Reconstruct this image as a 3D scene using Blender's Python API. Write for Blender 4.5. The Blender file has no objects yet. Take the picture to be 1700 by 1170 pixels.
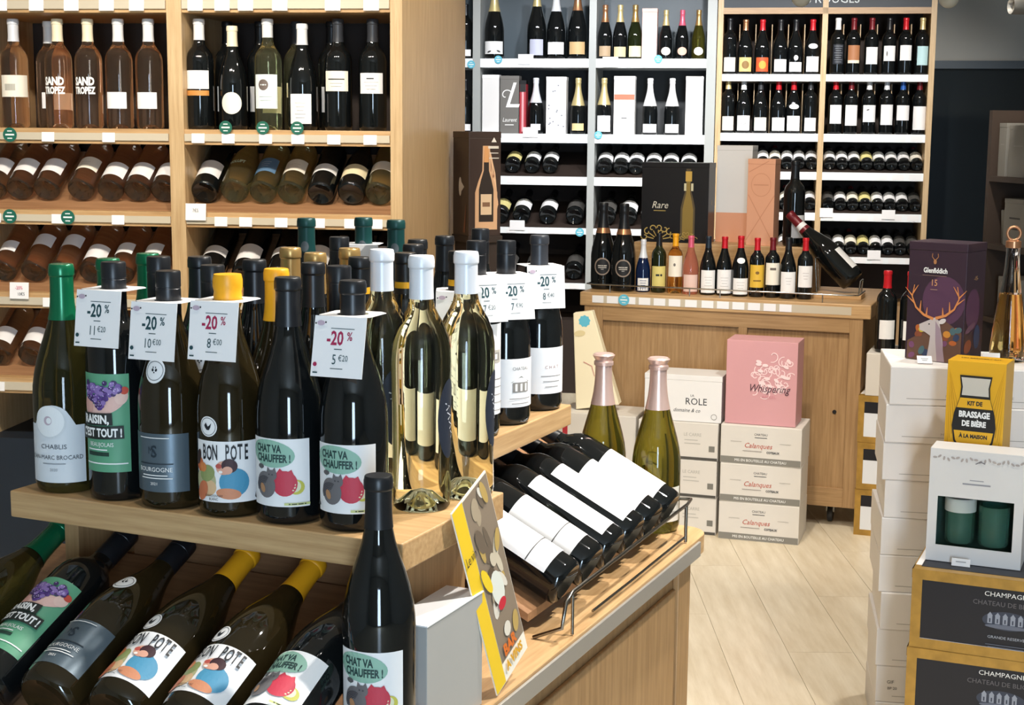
import bpy, bmesh, math, random
from mathutils import Vector, Matrix
from mathutils.geometry import tessellate_polygon
random.seed(7)
S = bpy.context.scene
COL = S.collection
R = math.radians

# ---------------------------------------------------------------- camera
cam_d = bpy.data.cameras.new('camera')
cam_d.sensor_fit = 'HORIZONTAL'; cam_d.sensor_width = 36.0
cam_d.lens = 36.0 * 2500.0 / 1700.0
cam_d.clip_start = 0.05; cam_d.clip_end = 60
cam = bpy.data.objects.new('camera', cam_d); COL.objects.link(cam)
cam.matrix_world = Matrix.Translation((0, 0, 1.5)) @ Matrix.Rotation(R(90 - 8.5), 4, 'X') @ Matrix.Rotation(R(0.5), 4, 'Z')
S.camera = cam

# ---------------------------------------------------------------- world, exposure
w = bpy.data.worlds.new('world'); S.world = w; w.use_nodes = True
w.node_tree.nodes['Background'].inputs[0].default_value = (0.93, 0.96, 1.0, 1)
w.node_tree.nodes['Background'].inputs[1].default_value = 0.35
S.view_settings.view_transform = 'Standard'; S.view_settings.look = 'None'
S.view_settings.gamma = 1; S.view_settings.use_curve_mapping = False
S.view_settings.exposure = 0.35

# ---------------------------------------------------------------- ceiling spot lamps and the shop front daylight
def spot(loc, target, power, size=70, col=(1.0, 0.92, 0.80), rad=0.035):
    d = bpy.data.lights.new('ceiling_spot', 'SPOT'); d.energy = power; d.color = col
    d.spot_size = R(size); d.spot_blend = 0.6; d.shadow_soft_size = rad
    o = bpy.data.objects.new('ceiling_spot', d); COL.objects.link(o)
    o.location = loc
    o.rotation_euler = (Vector(target) - Vector(loc)).to_track_quat('-Z', 'Y').to_euler()
    return o
WARM = (1.0, 0.90, 0.76); NEUT = (1.0, 0.95, 0.88); COOL = (0.97, 0.98, 1.0)
# along the white-wine / rose rack
for x in (-1.25, -0.75, -0.2):
    spot((x, 2.45, 2.68), (x - 0.05, 4.25, 1.15), 72, 70, WARM)
# over the bottle island and the aisle
spot((-0.25, 1.55, 2.68), (-0.3, 1.85, 1.0), 17, 75, NEUT)
spot((0.95, 1.95, 2.68), (0.1, 2.25, 0.9), 150, 70, NEUT)
spot((0.75, 2.75, 2.68), (0.10, 2.3, 0.9), 125, 70, NEUT)
spot((0.30, 3.3, 2.68), (0.05, 2.6, 0.9), 40, 80, NEUT)
spot((1.15, 4.0, 2.68), (0.9, 4.9, 0.0), 75, 75, NEUT)
spot((0.65, 4.5, 2.68), (0.9, 6.0, 0.9), 80, 70, WARM)
spot((1.25, 2.5, 2.68), (1.2, 3.5, 0.7), 55, 75, NEUT)
spot((0.55, 3.5, 2.68), (1.1, 3.7, 0.6), 60, 75, NEUT)
spot((0.75, 3.7, 2.68), (-0.22, 4.6, 1.35), 62, 60, WARM)  # extra spot, added to brighten the rose rack's wide side panel
# along the back racks
for x in (-0.05, 0.45, 0.95):
    spot((x, 6.5, 2.68), (x, 8.45, 1.35), 92, 62, COOL)
for x in (1.45, 1.95):
    spot((x, 6.3, 2.68), (x, 8.25, 1.2), 95, 62, NEUT)
# daylight through the glazed shop door behind the photographer
dl = bpy.data.lights.new('shop_door_daylight', 'AREA'); dl.shape = 'RECTANGLE'; dl.size = 0.75; dl.size_y = 2.1
dl.energy = 120; dl.color = (0.60, 0.79, 1.0)
do = bpy.data.objects.new('shop_door_daylight', dl); COL.objects.link(do)
do.location = (0.35, -3.42, 1.15); do.rotation_euler = (R(90), 0, 0)

# ---------------------------------------------------------------- materials
MATS = {}
def mat(name, col, rough=0.5, metal=0.0, trans=0.0, ior=1.45, spec=0.5, coat=0.0, emit=None, bump=None, vary=0.0, vscale=20.0):
    if name in MATS: return MATS[name]
    m = bpy.data.materials.new(name); m.use_nodes = True
    nt = m.node_tree; b = nt.nodes['Principled BSDF']
    c = (col[0], col[1], col[2], 1)
    b.inputs['Base Color'].default_value = c
    b.inputs['Roughness'].default_value = rough; b.inputs['Metallic'].default_value = metal
    b.inputs['Transmission Weight'].default_value = trans; b.inputs['IOR'].default_value = ior
    b.inputs['Specular IOR Level'].default_value = spec; b.inputs['Coat Weight'].default_value = coat
    b.inputs['Coat Roughness'].default_value = 0.05
    if emit:
        b.inputs['Emission Color'].default_value = (*emit[:3], 1); b.inputs['Emission Strength'].default_value = emit[3]
    if vary:
        tc = nt.nodes.new('ShaderNodeTexCoord'); n = nt.nodes.new('ShaderNodeTexNoise'); n.inputs['Scale'].default_value = vscale
        n.inputs['Detail'].default_value = 4
        mx = nt.nodes.new('ShaderNodeMix'); mx.data_type = 'RGBA'
        mx.inputs['A'].default_value = tuple(x * (1 - vary) for x in col) + (1,)
        mx.inputs['B'].default_value = tuple(min(1, x * (1 + vary)) for x in col) + (1,)
        nt.links.new(tc.outputs['Object'], n.inputs['Vector']); nt.links.new(n.outputs['Fac'], mx.inputs['Factor'])
        nt.links.new(mx.outputs['Result'], b.inputs['Base Color'])
    if bump:
        n2 = nt.nodes.new('ShaderNodeTexNoise'); n2.inputs['Scale'].default_value = bump[0]
        bp = nt.nodes.new('ShaderNodeBump'); bp.inputs['Strength'].default_value = bump[1]; bp.inputs['Distance'].default_value = 0.002
        nt.links.new(n2.outputs['Fac'], bp.inputs['Height']); nt.links.new(bp.outputs['Normal'], b.inputs['Normal'])
    MATS[name] = m; return m
def srgb(h):
    h = h.lstrip('#'); o = []
    for i in (0, 2, 4):
        c = int(h[i:i+2], 16) / 255.0
        o.append(c / 12.92 if c <= 0.04045 else ((c + 0.055) / 1.055) ** 2.4)
    return tuple(o)
def wood(name, c1, c2, axis='X', scale=9.0, rough=0.42, stretch=14.0):
    m = bpy.data.materials.new(name); m.use_nodes = True; nt = m.node_tree; b = nt.nodes['Principled BSDF']
    tc = nt.nodes.new('ShaderNodeTexCoord'); mp = nt.nodes.new('ShaderNodeMapping')
    sc = [stretch, stretch, stretch]; sc['XYZ'.index(axis)] = 0.7
    mp.inputs['Scale'].default_value = sc
    n = nt.nodes.new('ShaderNodeTexNoise'); n.inputs['Scale'].default_value = scale; n.inputs['Detail'].default_value = 6; n.inputs['Roughness'].default_value = 0.62
    n3 = nt.nodes.new('ShaderNodeTexNoise'); n3.inputs['Scale'].default_value = 2.2
    rp = nt.nodes.new('ShaderNodeValToRGB'); rp.color_ramp.elements[0].position = 0.3; rp.color_ramp.elements[1].position = 0.72
    rp.color_ramp.elements[0].color = (*srgb(c1), 1); rp.color_ramp.elements[1].color = (*srgb(c2), 1)
    ad = nt.nodes.new('ShaderNodeMath'); ad.operation = 'MULTIPLY_ADD'; ad.inputs[1].default_value = 0.35; ad.inputs[2].default_value = -0.17
    ad2 = nt.nodes.new('ShaderNodeMath'); ad2.operation = 'ADD'
    bp = nt.nodes.new('ShaderNodeBump'); bp.inputs['Strength'].default_value = 0.12; bp.inputs['Distance'].default_value = 0.001
    L = nt.links.new
    L(tc.outputs['Object'], mp.inputs['Vector']); L(mp.outputs['Vector'], n.inputs['Vector']); L(tc.outputs['Object'], n3.inputs['Vector'])
    L(n3.outputs['Fac'], ad.inputs[0]); L(n.outputs['Fac'], ad2.inputs[0]); L(ad.outputs[0], ad2.inputs[1])
    L(ad2.outputs[0], rp.inputs['Fac']); L(rp.outputs['Color'], b.inputs['Base Color'])
    L(n.outputs['Fac'], bp.inputs['Height']); L(bp.outputs['Normal'], b.inputs['Normal'])
    b.inputs['Roughness'].default_value = rough
    MATS[name] = m; return m
def M(x):
    if isinstance(x, str):
        if x in MATS: return MATS[x]
        if x.startswith('#'): return mat(x, srgb(x), 0.55)
        raise KeyError(x)
    return x
wood('oak_x', '#ad875a', '#cda97a', 'X'); wood('oak_y', '#ad875a', '#cda97a', 'Y'); wood('oak_z', '#b29268', '#d0b48a', 'Z')
wood('tan_z', '#97754e', '#b59267', 'Z'); wood('tan_x', '#97754e', '#b59267', 'X')
wood('brown_x', '#8a6344', '#a87e5a', 'X')
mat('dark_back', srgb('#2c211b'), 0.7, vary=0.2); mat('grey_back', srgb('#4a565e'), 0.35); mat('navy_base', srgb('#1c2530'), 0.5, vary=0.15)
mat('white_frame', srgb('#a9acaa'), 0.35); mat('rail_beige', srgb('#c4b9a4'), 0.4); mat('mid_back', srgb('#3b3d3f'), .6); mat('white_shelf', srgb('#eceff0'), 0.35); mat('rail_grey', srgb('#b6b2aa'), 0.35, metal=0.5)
mat('tag_white', srgb('#eeecec'), 0.5); mat('paper', srgb('#efeeee'), 0.6); mat('paper_warm', srgb('#efe8d8'), 0.6); mat('paper_cream', srgb('#e9dcb6'), 0.6)
mat('steel', srgb('#8d8a84'), 0.25, metal=1.0); mat('chrome', srgb('#c8c6c2'), 0.15, metal=1.0)
# glass and wine
mat('black_glass', (0.0045, 0.0055, 0.0060), 0.04, spec=0.6); mat('green_glass', (0.010, 0.014, 0.004), 0.04, spec=0.6)
mat('brown_glass', (0.016, 0.011, 0.004), 0.04, spec=0.6); mat('blue_glass', (0.004, 0.012, 0.05), 0.05, spec=0.6)
mat('clear_wine', (0.97, 0.93, 0.62), 0.0, trans=1.0, ior=1.36); mat('rose_wine', (1.0, 0.73, 0.53), 0.0, trans=0.985, ior=1.36)
mat('pale_green_wine', (0.92, 0.90, 0.55), 0.0, trans=0.98, ior=1.36); mat('amber_wine', (0.95, 0.55, 0.16), 0.0, trans=1.0, ior=1.36)
mat('olive_glass', (0.27, 0.24, 0.035), 0.02, trans=0.92, ior=1.36); mat('pink_wine', (0.9, 0.42, 0.36), 0.02, trans=0.9, ior=1.36)
mat('chablis_glass', (0.075, 0.07, 0.022), 0.02, trans=0.85, ior=1.36)
mat('clear_glass', (0.97, 0.97, 0.96), 0.0, trans=1.0, ior=1.2)
# capsules
for n_, c_, r_, m_ in [('cap_black', '#16181c', .35, 0), ('cap_white', '#e6e6e6', .4, 0), ('cap_ivory', '#efe3c4', .4, 0), ('cap_green', '#0f6a45', .25, .35),
                       ('cap_yellow', '#e9a41c', .4, 0), ('cap_gold', '#c9a468', .3, .7), ('cap_silver', '#dfe2e8', .35, .1), ('cap_red', '#c8202b', .3, .2),
                       ('cap_darkred', '#6e1a22', .35, .1), ('cap_pink', '#d8607a', .3, .2), ('cap_blue', '#2f5fae', .3, .3), ('cap_copper', '#b98560', .3, .7),
                       ('cap_rosegold', '#dfbfb4', .3, .55), ('cap_navy', '#1b2733', .35, .1), ('cap_grey', '#33353a', .35, .1), ('cap_teal', '#123d3c', .35, .2), ('cap_lgold', '#e2cf95', .35, .5)]:
    mat(n_, srgb(c_), r_, metal=m_)
for n_, c_, r_ in [('carton_white', '#e6e1dc', .6), ('carton_grey', '#d5cfc6', .6), ('carton_pink', '#cf989b', .5), ('gold_board', '#b8924a', .4), ('navy_print', '#15161f', .45),
                   ('kit_yellow', '#e9b024', .45), ('purple_board', '#3a2a35', .35), ('black_board', '#17171a', .35), ('bronze_board', '#3c2f2a', .35), ('orange_board', '#e0a483', .4),
                   ('gift_white', '#e4e2e0', .45), ('silver_board', '#a9a9a6', .3)]:
    mat(n_, srgb(c_), r_, vary=.05, vscale=6)
mat('gold_marble', srgb('#b08a42'), .35, metal=.35, vary=.45, vscale=28)

# ---------------------------------------------------------------- mesh helpers
class MB:
    def __init__(s): s.v = []; s.f = []
    def box(s, x0, x1, y0, y1, z0, z1):
        n = len(s.v)
        s.v += [(x0,y0,z0),(x1,y0,z0),(x1,y1,z0),(x0,y1,z0),(x0,y0,z1),(x1,y0,z1),(x1,y1,z1),(x0,y1,z1)]
        s.f += [tuple(n+i for i in q) for q in ((0,3,2,1),(4,5,6,7),(0,1,5,4),(1,2,6,5),(2,3,7,6),(3,0,4,7))]; return s
    def hexa(s, pts):
        n = len(s.v); s.v += [tuple(p) for p in pts]
        s.f += [tuple(n+i for i in q) for q in ((0,3,2,1),(4,5,6,7),(0,1,5,4),(1,2,6,5),(2,3,7,6),(3,0,4,7))]; return s
    def tube(s, pts, r, seg=8, closed=False):
        pts = [Vector(p) for p in pts]; k = len(pts); n0 = len(s.v); up = None
        for i, p in enumerate(pts):
            a = pts[i-1] if (i > 0 or closed) else p; b = pts[(i+1) % k] if (i < k-1 or closed) else p
            t = (b - a).normalized()
            if up is None: up = Vector((0,0,1)) if abs(t.z) < .9 else Vector((1,0,0))
            x = t.cross(up).normalized(); y = x.cross(t).normalized(); up = y
            for j in range(seg):
                q = 2*math.pi*j/seg; s.v.append(tuple(p + x*(r*math.cos(q)) + y*(r*math.sin(q))))
        m = k if closed else k-1
        for i in range(m):
            for j in range(seg):
                a = n0+i*seg+j; b = n0+i*seg+(j+1)%seg; c = n0+((i+1)%k)*seg+(j+1)%seg; d = n0+((i+1)%k)*seg+j
                s.f.append((a,b,c,d))
        if not closed:
            s.f.append(tuple(n0+j for j in reversed(range(seg)))); s.f.append(tuple(n0+(k-1)*seg+j for j in range(seg)))
        return s
    def lathe(s, prof, seg=24):
        n0 = len(s.v); rings = []
        for r, z in prof:
            if r < 1e-6: rings.append([len(s.v)]); s.v.append((0,0,z))
            else:
                rings.append([len(s.v)+j for j in range(seg)])
                s.v += [(r*math.sin(2*math.pi*j/seg), -r*math.cos(2*math.pi*j/seg), z) for j in range(seg)]
        for a, b in zip(rings, rings[1:]):
            for j in range(seg):
                k = (j+1) % seg
                if len(a) == 1 and len(b) == 1: continue
                if len(a) == 1: s.f.append((a[0], b[k], b[j]))
                elif len(b) == 1: s.f.append((a[j], a[k], b[0]))
                else: s.f.append((a[j], a[k], b[k], b[j]))
        return s
    def mesh(s, name, m=None, smooth=None, bevel=0.0, bseg=2):
        me = bpy.data.meshes.new(name); me.from_pydata(s.v, [], s.f)
        if bevel:
            bm = bmesh.new(); bm.from_mesh(me)
            bmesh.ops.bevel(bm, geom=bm.edges[:], offset=bevel, segments=bseg, affect='EDGES', profile=.5, clamp_overlap=True)
            bm.to_mesh(me); bm.free()
        if smooth is not None:
            for p in me.polygons: p.use_smooth = True
            me.set_sharp_from_angle(angle=R(smooth))
        if m is not None: me.materials.append(M(m))
        me.update(); return me
def ob(name, me, parent=None, mtx=None, label=None):
    o = bpy.data.objects.new(name, me); COL.objects.link(o)
    if parent is not None: o.parent = parent
    if mtx is not None: o.matrix_basis = mtx
    if label: o['label'] = label
    return o
def tag(o, label, cat, group=None):
    o['label'] = label; o['category'] = cat
    if group: o['group'] = group
    return o
def struct(o): o['kind'] = 'structure'; return o
class Frame:
    def __init__(s, O, yaw): s.m = Matrix.Translation((O[0], O[1], 0)) @ Matrix.Rotation(R(-yaw), 4, 'Z'); s.yaw = yaw
    def p(s, x, y, z): return s.m @ Vector((x, y, z))
    def at(s, x, y, z, rz=0): return s.m @ Matrix.Translation((x, y, z)) @ Matrix.Rotation(R(rz), 4, 'Z')
def empty(name, mtx): 
    e = bpy.data.objects.new(name, None); COL.objects.link(e); e.empty_display_size = .05; e.matrix_basis = mtx; return e
def boxpart(name, m, parent, b, bevel=0.0, label=None):
    return ob(name, MB().box(*b).mesh(name, m, bevel=bevel), parent, label=label)

# ---------------------------------------------------------------- flat print shapes (2-D verts, faces)
_tc = {}
class TV(list): pass
def s_text(t, x, z, size, sx=1.0, shear=0.0, bold=0.0):
    k = (t, shear, bold)
    if k not in _tc:
        c = bpy.data.curves.new('lettering', 'FONT'); c.body = t; c.align_x = 'CENTER'; c.align_y = 'CENTER'; c.size = 1.0; c.resolution_u = 2; c.shear = shear; c.offset = bold
        o = bpy.data.objects.new('lettering', c); me = bpy.data.meshes.new_from_object(o)
        _tc[k] = ([(v.co.x, v.co.y) for v in me.vertices], [tuple(p.vertices) for p in me.polygons])
        bpy.data.meshes.remove(me); bpy.data.objects.remove(o); bpy.data.curves.remove(c)
    v, f = _tc[k]
    return TV((x + a*size*sx, z + b*size) for a, b in v), f
def s_disc(x, z, rx, rz, rot=0.0, n=20, fn=None, inner=0.0):
    rings = max(2, int(math.ceil(rx/.006))); v = []; f = []; c, s = math.cos(R(rot)), math.sin(R(rot))
    for i in range(rings+1):
        q = inner + (1-inner)*i/rings
        for j in range(n):
            a = 2*math.pi*j/n; k = fn(a) if fn else 1.0
            px, pz = rx*q*k*math.cos(a), rz*q*k*math.sin(a)
            v.append((x + px*c - pz*s, z + px*s + pz*c))
    for i in range(rings):
        for j in range(n):
            a, b = i*n+j, i*n+(j+1) % n
            f.append((a, b, b+n, a+n) if (i or inner) else (a, b+n, a+n))
    return v, f
def s_rect(x, z, w, h, rot=0.0):
    k = max(1, int(math.ceil(w/.008))); c, s = math.cos(R(rot)), math.sin(R(rot)); v = []; f = []
    for i in range(k+1):
        for q in (-.5, .5):
            a, b = w*(i/k-.5), h*q; v.append((x + a*c - b*s, z + a*s + b*c))
    for i in range(k): f.append((2*i, 2*i+2, 2*i+3, 2*i+1))
    return v, f
def s_poly(pts):
    f = [tuple(t) for t in tessellate_polygon([[Vector((a, b, 0)) for a, b in pts]])]
    out = []
    for t in f:
        (ax, ay), (bx, by), (cx, cy) = (pts[i] for i in t)
        out.append(t if (bx-ax)*(cy-ay)-(by-ay)*(cx-ax) > 0 else (t[0], t[2], t[1]))
    return list(pts), out
def s_line(pts, w, w2=None):
    v = []; f = []; n = len(pts); w2 = w if w2 is None else w2
    for i, (x, z) in enumerate(pts):
        a = pts[max(0, i-1)]; b = pts[min(n-1, i+1)]; dx, dz = b[0]-a[0], b[1]-a[1]; l = math.hypot(dx, dz) or 1
        ww = (w + (w2-w)*i/max(1, n-1))/2
        v += [(x + dz/l*ww, z - dx/l*ww), (x - dz/l*ww, z + dx/l*ww)]
    for i in range(n-1): f.append((2*i, 2*i+2, 2*i+3, 2*i+1))
    return v, f
def s_curl(x, z, r, a0, turns, w, shrink=.25):
    n = 14
    return s_line([(x + r*(1-(1-shrink)*i/n)*math.cos(R(a0)+turns*2*math.pi*i/n), z + r*(1-(1-shrink)*i/n)*math.sin(R(a0)+turns*2*math.pi*i/n)) for i in range(n+1)], w)
def print_meshes(art, mapfn, step=.00016):
    """art: list of (material, shape); returns one mesh per material"""
    g = {}; step = min(step, .002/max(1, len(art))) if not any(len(t) > 2 for t in art) else step
    cnt = {}
    for it in art:
        if not isinstance(it[1][0], TV): cnt[it[0]] = cnt.get(it[0], 0) + 1
    for i, it in enumerate(art):
        m, (v, f) = it[0], it[1]
        key = (m, 'lettering') if isinstance(v, TV) else ((m, i) if cnt[m] <= 4 else (m, 'print'))
        mb = g.setdefault(key, MB()); n = len(mb.v)
        if len(it) > 2: i = it[2]
        mb.v += [mapfn(a, b, step*(i+1)) for a, b in v]; mb.f += [tuple(n+q for q in t) for t in f]
    return [mb.mesh('lettering' if q == 'lettering' else 'print', m) for (m, q), mb in g.items()]
def flat_print(parent, art, mtx, name='print', step=.00016):
    """mtx puts the XZ plane (facing -Y) on a face of the thing"""
    for me in print_meshes(art, lambda a, b, o: (a, -o-.0002, b), step): ob(me.name.split('.')[0], me, parent, mtx)
def lines_text(m, x, z, w, n, gap, h=.0012):
    return [(m, s_rect(x, z - i*gap, w*(1-.18*((i*7) % 3)), h)) for i in range(n)]
# ---------------------------------------------------------------- bottles
PROF = {  # (radius, height) up to the mouth, and the height where the capsule begins
 'burgundy': ([(.0,.010),(.012,.009),(.026,.003),(.034,.0),(.0385,.003),(.041,.012),(.041,.125),(.0405,.137),(.0385,.152),(.0345,.170),(.029,.188),(.0235,.204),(.0188,.219),(.0160,.233),(.0147,.247),(.0143,.262),(.0143,.285)], .293),
 'bordeaux': ([(.0,.014),(.012,.012),(.025,.004),(.032,.0),(.0362,.003),(.0378,.012),(.0378,.186),(.0368,.196),(.0335,.207),(.027,.217),(.0205,.224),(.0168,.232),(.0150,.242),(.0143,.256),(.0143,.292)], .300),
 'champagne': ([(.0,.016),(.014,.013),(.029,.004),(.036,.0),(.0415,.003),(.0438,.012),(.0440,.020),(.0440,.118),(.0432,.133),(.0408,.151),(.0365,.170),(.0310,.190),(.0255,.209),(.0206,.228),(.0172,.247),(.0152,.266),(.0146,.285),(.0146,.305)], .315),
 'tall_white': ([(.0,.026),(.010,.023),(.021,.010),(.029,.002),(.0335,.0),(.0362,.004),(.0372,.012),(.0362,.060),(.0365,.120),(.0375,.180),(.0370,.198),(.0345,.214),(.0285,.230),(.0215,.242),(.0168,.252),(.0148,.262),(.0143,.276),(.0143,.306)], .315),
}
CAPR = {'burgundy': .235, 'bordeaux': .238, 'champagne': .232, 'tall_white': .258}
def prof_r(shape, z):
    P, h = PROF[shape]; q = [p for p in P if True]
    for (r0, z0), (r1, z1) in zip(q[3:], q[4:]):
        if z0 <= z <= z1 and z1 > z0: return r0 + (r1-r0)*(z-z0)/(z1-z0)
    return q[-1][0]
_mc = {}
def cached(key, fn):
    if key not in _mc: _mc[key] = fn()
    return _mc[key]
def glass_mesh(shape, m, seg, k):
    P, h = PROF[shape]
    return MB().lathe([(r*k, z*k) for r, z in P] + [(0, P[-1][1]*k)], seg).mesh('glass_body', m, smooth=50)
def cap_mesh(shape, m, style, zc, seg, k):
    P, h = PROF[shape]; e = .0005; pr = []
    if style == 'foil':        # champagne foil, flared, with a mushroom top
        zs = [zc + (h-.034-zc)*i/6 for i in range(7)]
        pr = [(prof_r(shape, z)+e, z) for z in zs] + [(.0166,h-.030),(.0172,h-.024),(.0160,h-.019),(.0172,h-.012),(.0174,h-.005),(.0150,h),(0,h+.001)]
    elif style == 'crown':     # crown cork on a sleeve
        zs = [zc + (h-.022-zc)*i/6 for i in range(7)]
        pr = [(prof_r(shape, z)+e, z) for z in zs] + [(.0175,h-.021),(.0180,h-.015),(.0150,h-.012),(.0170,h-.009),(.0205,h-.003),(.0170,h),(0,h+.0008)]
    elif style == 'screw':
        z0 = h-.060
        pr = [(.0150,z0),(.0154,z0+.001),(.0154,h-.022),(.0150,h-.0215),(.0150,h-.020),(.0155,h-.0195),(.0155,h-.002),(.0145,h),(0,h)]
    elif style == 'wax':
        pr = [(prof_r(shape, h-.04)+e, h-.040),(.0165,h-.036),(.0172,h-.026),(.0165,h-.021),(.0180,h-.015),(.0180,h-.006),(.0165,h),(.0100,h+.0006),(0,h-.0002)]
    else:
        zs = [zc + (h-.016-zc)*i/5 for i in range(6)]
        pr = [(prof_r(shape, z)+e, z) for z in zs] + [(.0161,h-.0145),(.0163,h-.013),(.0163,h-.005),(.0158,h-.0035),(.0154,h-.001),(.0146,h),(.0,h)]
    return MB().lathe([(r*k, z*k) for r, z in pr], seg).mesh('capsule', m, smooth=35)
def cyl_map(shape, k, base):
    def f(x, z, o):
        r = prof_r(shape, z)
        th = x/max(.015, r); rr = r + base + o
        return (rr*math.sin(th)*k, -rr*math.cos(th)*k, z*k)
    return f
def label_mesh(shape, spec, k):
    z0, z1, wd, m = spec['z0'], spec['z1'], spec['w'], spec['m']
    mp = cyl_map(shape, k, .0004); mb = MB(); nx = 14
    arch = spec.get('arch', 0); zs = spec.get('rows', 1); cut = spec.get('corner', 0)
    for j in range(zs+1):
        for i in range(nx+1):
            x = wd*(i/nx-.5); z = z0 + (z1-z0)*j/zs
            if arch and j == zs: z += arch*max(0, 1-(2*x/(wd*.62))**2)**.5
            mb.v.append(mp(x, z, 0))
    for j in range(zs):
        for i in range(nx):
            a = j*(nx+1)+i; mb.f.append((a, a+1, a+nx+2, a+nx+1))
    return mb.mesh('label', m, smooth=60)
_SK = []
class Sku:
    """one look of bottle: glass, capsule, labels with prints"""
    def __init__(s, shape, glass, cap, labels=(), style='cap', zc=None, seg=24, k=1.0, neck=None):
        s.shape, s.glass, s.cap, s.labels, s.style, s.seg, s.k, s.neck = shape, glass, cap, labels, style, seg, k, neck
        s.zc = CAPR[shape] if zc is None else zc; _SK.append(s)
    def build(s, root):
        key = id(s)
        ob('glass_body', cached((s.shape, s.glass, s.seg, s.k), lambda: glass_mesh(s.shape, s.glass, s.seg, s.k)), root)
        if s.cap: ob('capsule', cached((s.shape, s.cap, s.style, s.zc, s.seg, s.k), lambda: cap_mesh(s.shape, s.cap, s.style, s.zc, s.seg, s.k)), root)
        if s.neck:
            z0, z1, nm = s.neck
            ob('neck_band', cached((key, 'nb'), lambda: MB().lathe([((prof_r(s.shape, z0)+.0009)*s.k, z0*s.k), ((prof_r(s.shape, z1)+.0009)*s.k, z1*s.k)], s.seg).mesh('neck_band', nm, smooth=60)), root)
        for i, L in enumerate(s.labels):
            if 'disc' in L:
                x, z, rx, rz = L['disc']
                lo = ob(L.get('name', 'sticker'), cached((key, i), lambda: print_meshes([(L['m'], s_disc(x, z, rx, rz, n=24, fn=L.get('fn')))], cyl_map(s.shape, s.k, .0005))[0]), root)
            else:
                lo = ob('label', cached((key, i), lambda: label_mesh(s.shape, L, s.k)), root)
            if L.get('art'):
                for me in cached((key, i, 'art'), lambda: print_meshes(L['art'], cyl_map(s.shape, s.k, .0008))): ob(me.name.split('.')[0], me, lo)
def put(sku, mtx, label, cat='bottle', group=None, name='wine_bottle'):
    e = empty(name, mtx); sku.build(e); tag(e, label, cat, group); return e
def stand(fr, x, y, z, spin=0): return fr.at(x, y, z, spin)
def lying(base, axis, up=(0, 0, 1), roll=0):
    a = Vector(axis).normalized(); u = Vector(up); n = (u - a*u.dot(a)).normalized()
    m = Matrix((( -n).cross(a), -n, a)).transposed().to_4x4()
    return Matrix.Translation(base) @ m @ Matrix.Rotation(R(roll), 4, 'Z')
ORD = ['first','second','third','fourth','fifth','sixth','seventh','eighth','ninth','tenth','eleventh','twelfth']

# ---------------------------------------------------------------- label artwork
INK, WHT, TEAL = '#23262b', '#f4f3f0', '#24474d'
def art_chat():
    g, dk = '#8fb9a6', '#24413f'; zc = .064; a = []
    a += [(g, s_disc(-.006, zc+.0235, .0305, .0165, -6, 24, fn=lambda t: 1+.10*math.cos(t+2.6))), (g, s_poly([(-.026,zc+.014),(-.016,zc+.010),(-.0225,zc+.002)]))]
    a += [(dk, s_text('CHAT VA', -.0125, zc+.0285, .0128, .66, 0, .04)), (dk, s_text('CHAUFFER !', -.0060, zc+.0170, .0128, .66, 0, .04))]
    a += [('#5c5a5c', s_disc(-.0225, zc+.0065, .005, .003, 0, 12))]
    a += [('#c7c356', s_disc(.023, zc-.017, .010, .009, 0, 18)), ('#dfe0c0', s_disc(.0215, zc-.016, .007, .007, 0, 16))]
    a += [('#c33a4e', s_disc(.0095, zc-.0125, .0150, .0155, 0, 22)), ('#c33a4e', s_poly([(-.001,zc-.001),(.004,zc+.0060),(.009,zc+.001)])), ('#c33a4e', s_poly([(.012,zc+.001),(.0175,zc+.0045),(.021,zc-.004)]))]
    a += [('#6d6a6c', s_disc(-.0150, zc-.0150, .0135, .0160, 12, 22)), ('#6d6a6c', s_disc(-.0065, zc-.003, .0070, .0065, 0, 16)), ('#6d6a6c', s_poly([(-.013,zc+.000),(-.0115,zc+.007),(-.007,zc+.002)])), ('#6d6a6c', s_poly([(-.006,zc+.002),(-.002,zc+.007),(.0005,zc-.001)]))]
    for i in range(5): a.append(('#3d3b40', s_curl(-.0165, zc-.0165, .0045+.0018*i, 60, .42, .0009, .95)))
    a += [('#b0845f', s_disc(-.0185, zc-.019, .0035, .006, 20, 14)), ('#3d3b40', s_disc(-.0050, zc-.0020, .0009, .0009, 0, 8)), ('#3d3b40', s_disc(-.009, zc-.0018, .0009, .0009, 0, 8))]
    a += [('#2b2b2e', s_poly([(-.0375,zc-.034),(-.0345,zc-.027),(-.0315,zc-.034)])), ('#c9d089', s_rect(.024, zc-.0372, .030, .0028)), (INK, s_rect(.024, zc-.0372, .020, .0012))]
    return a
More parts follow.
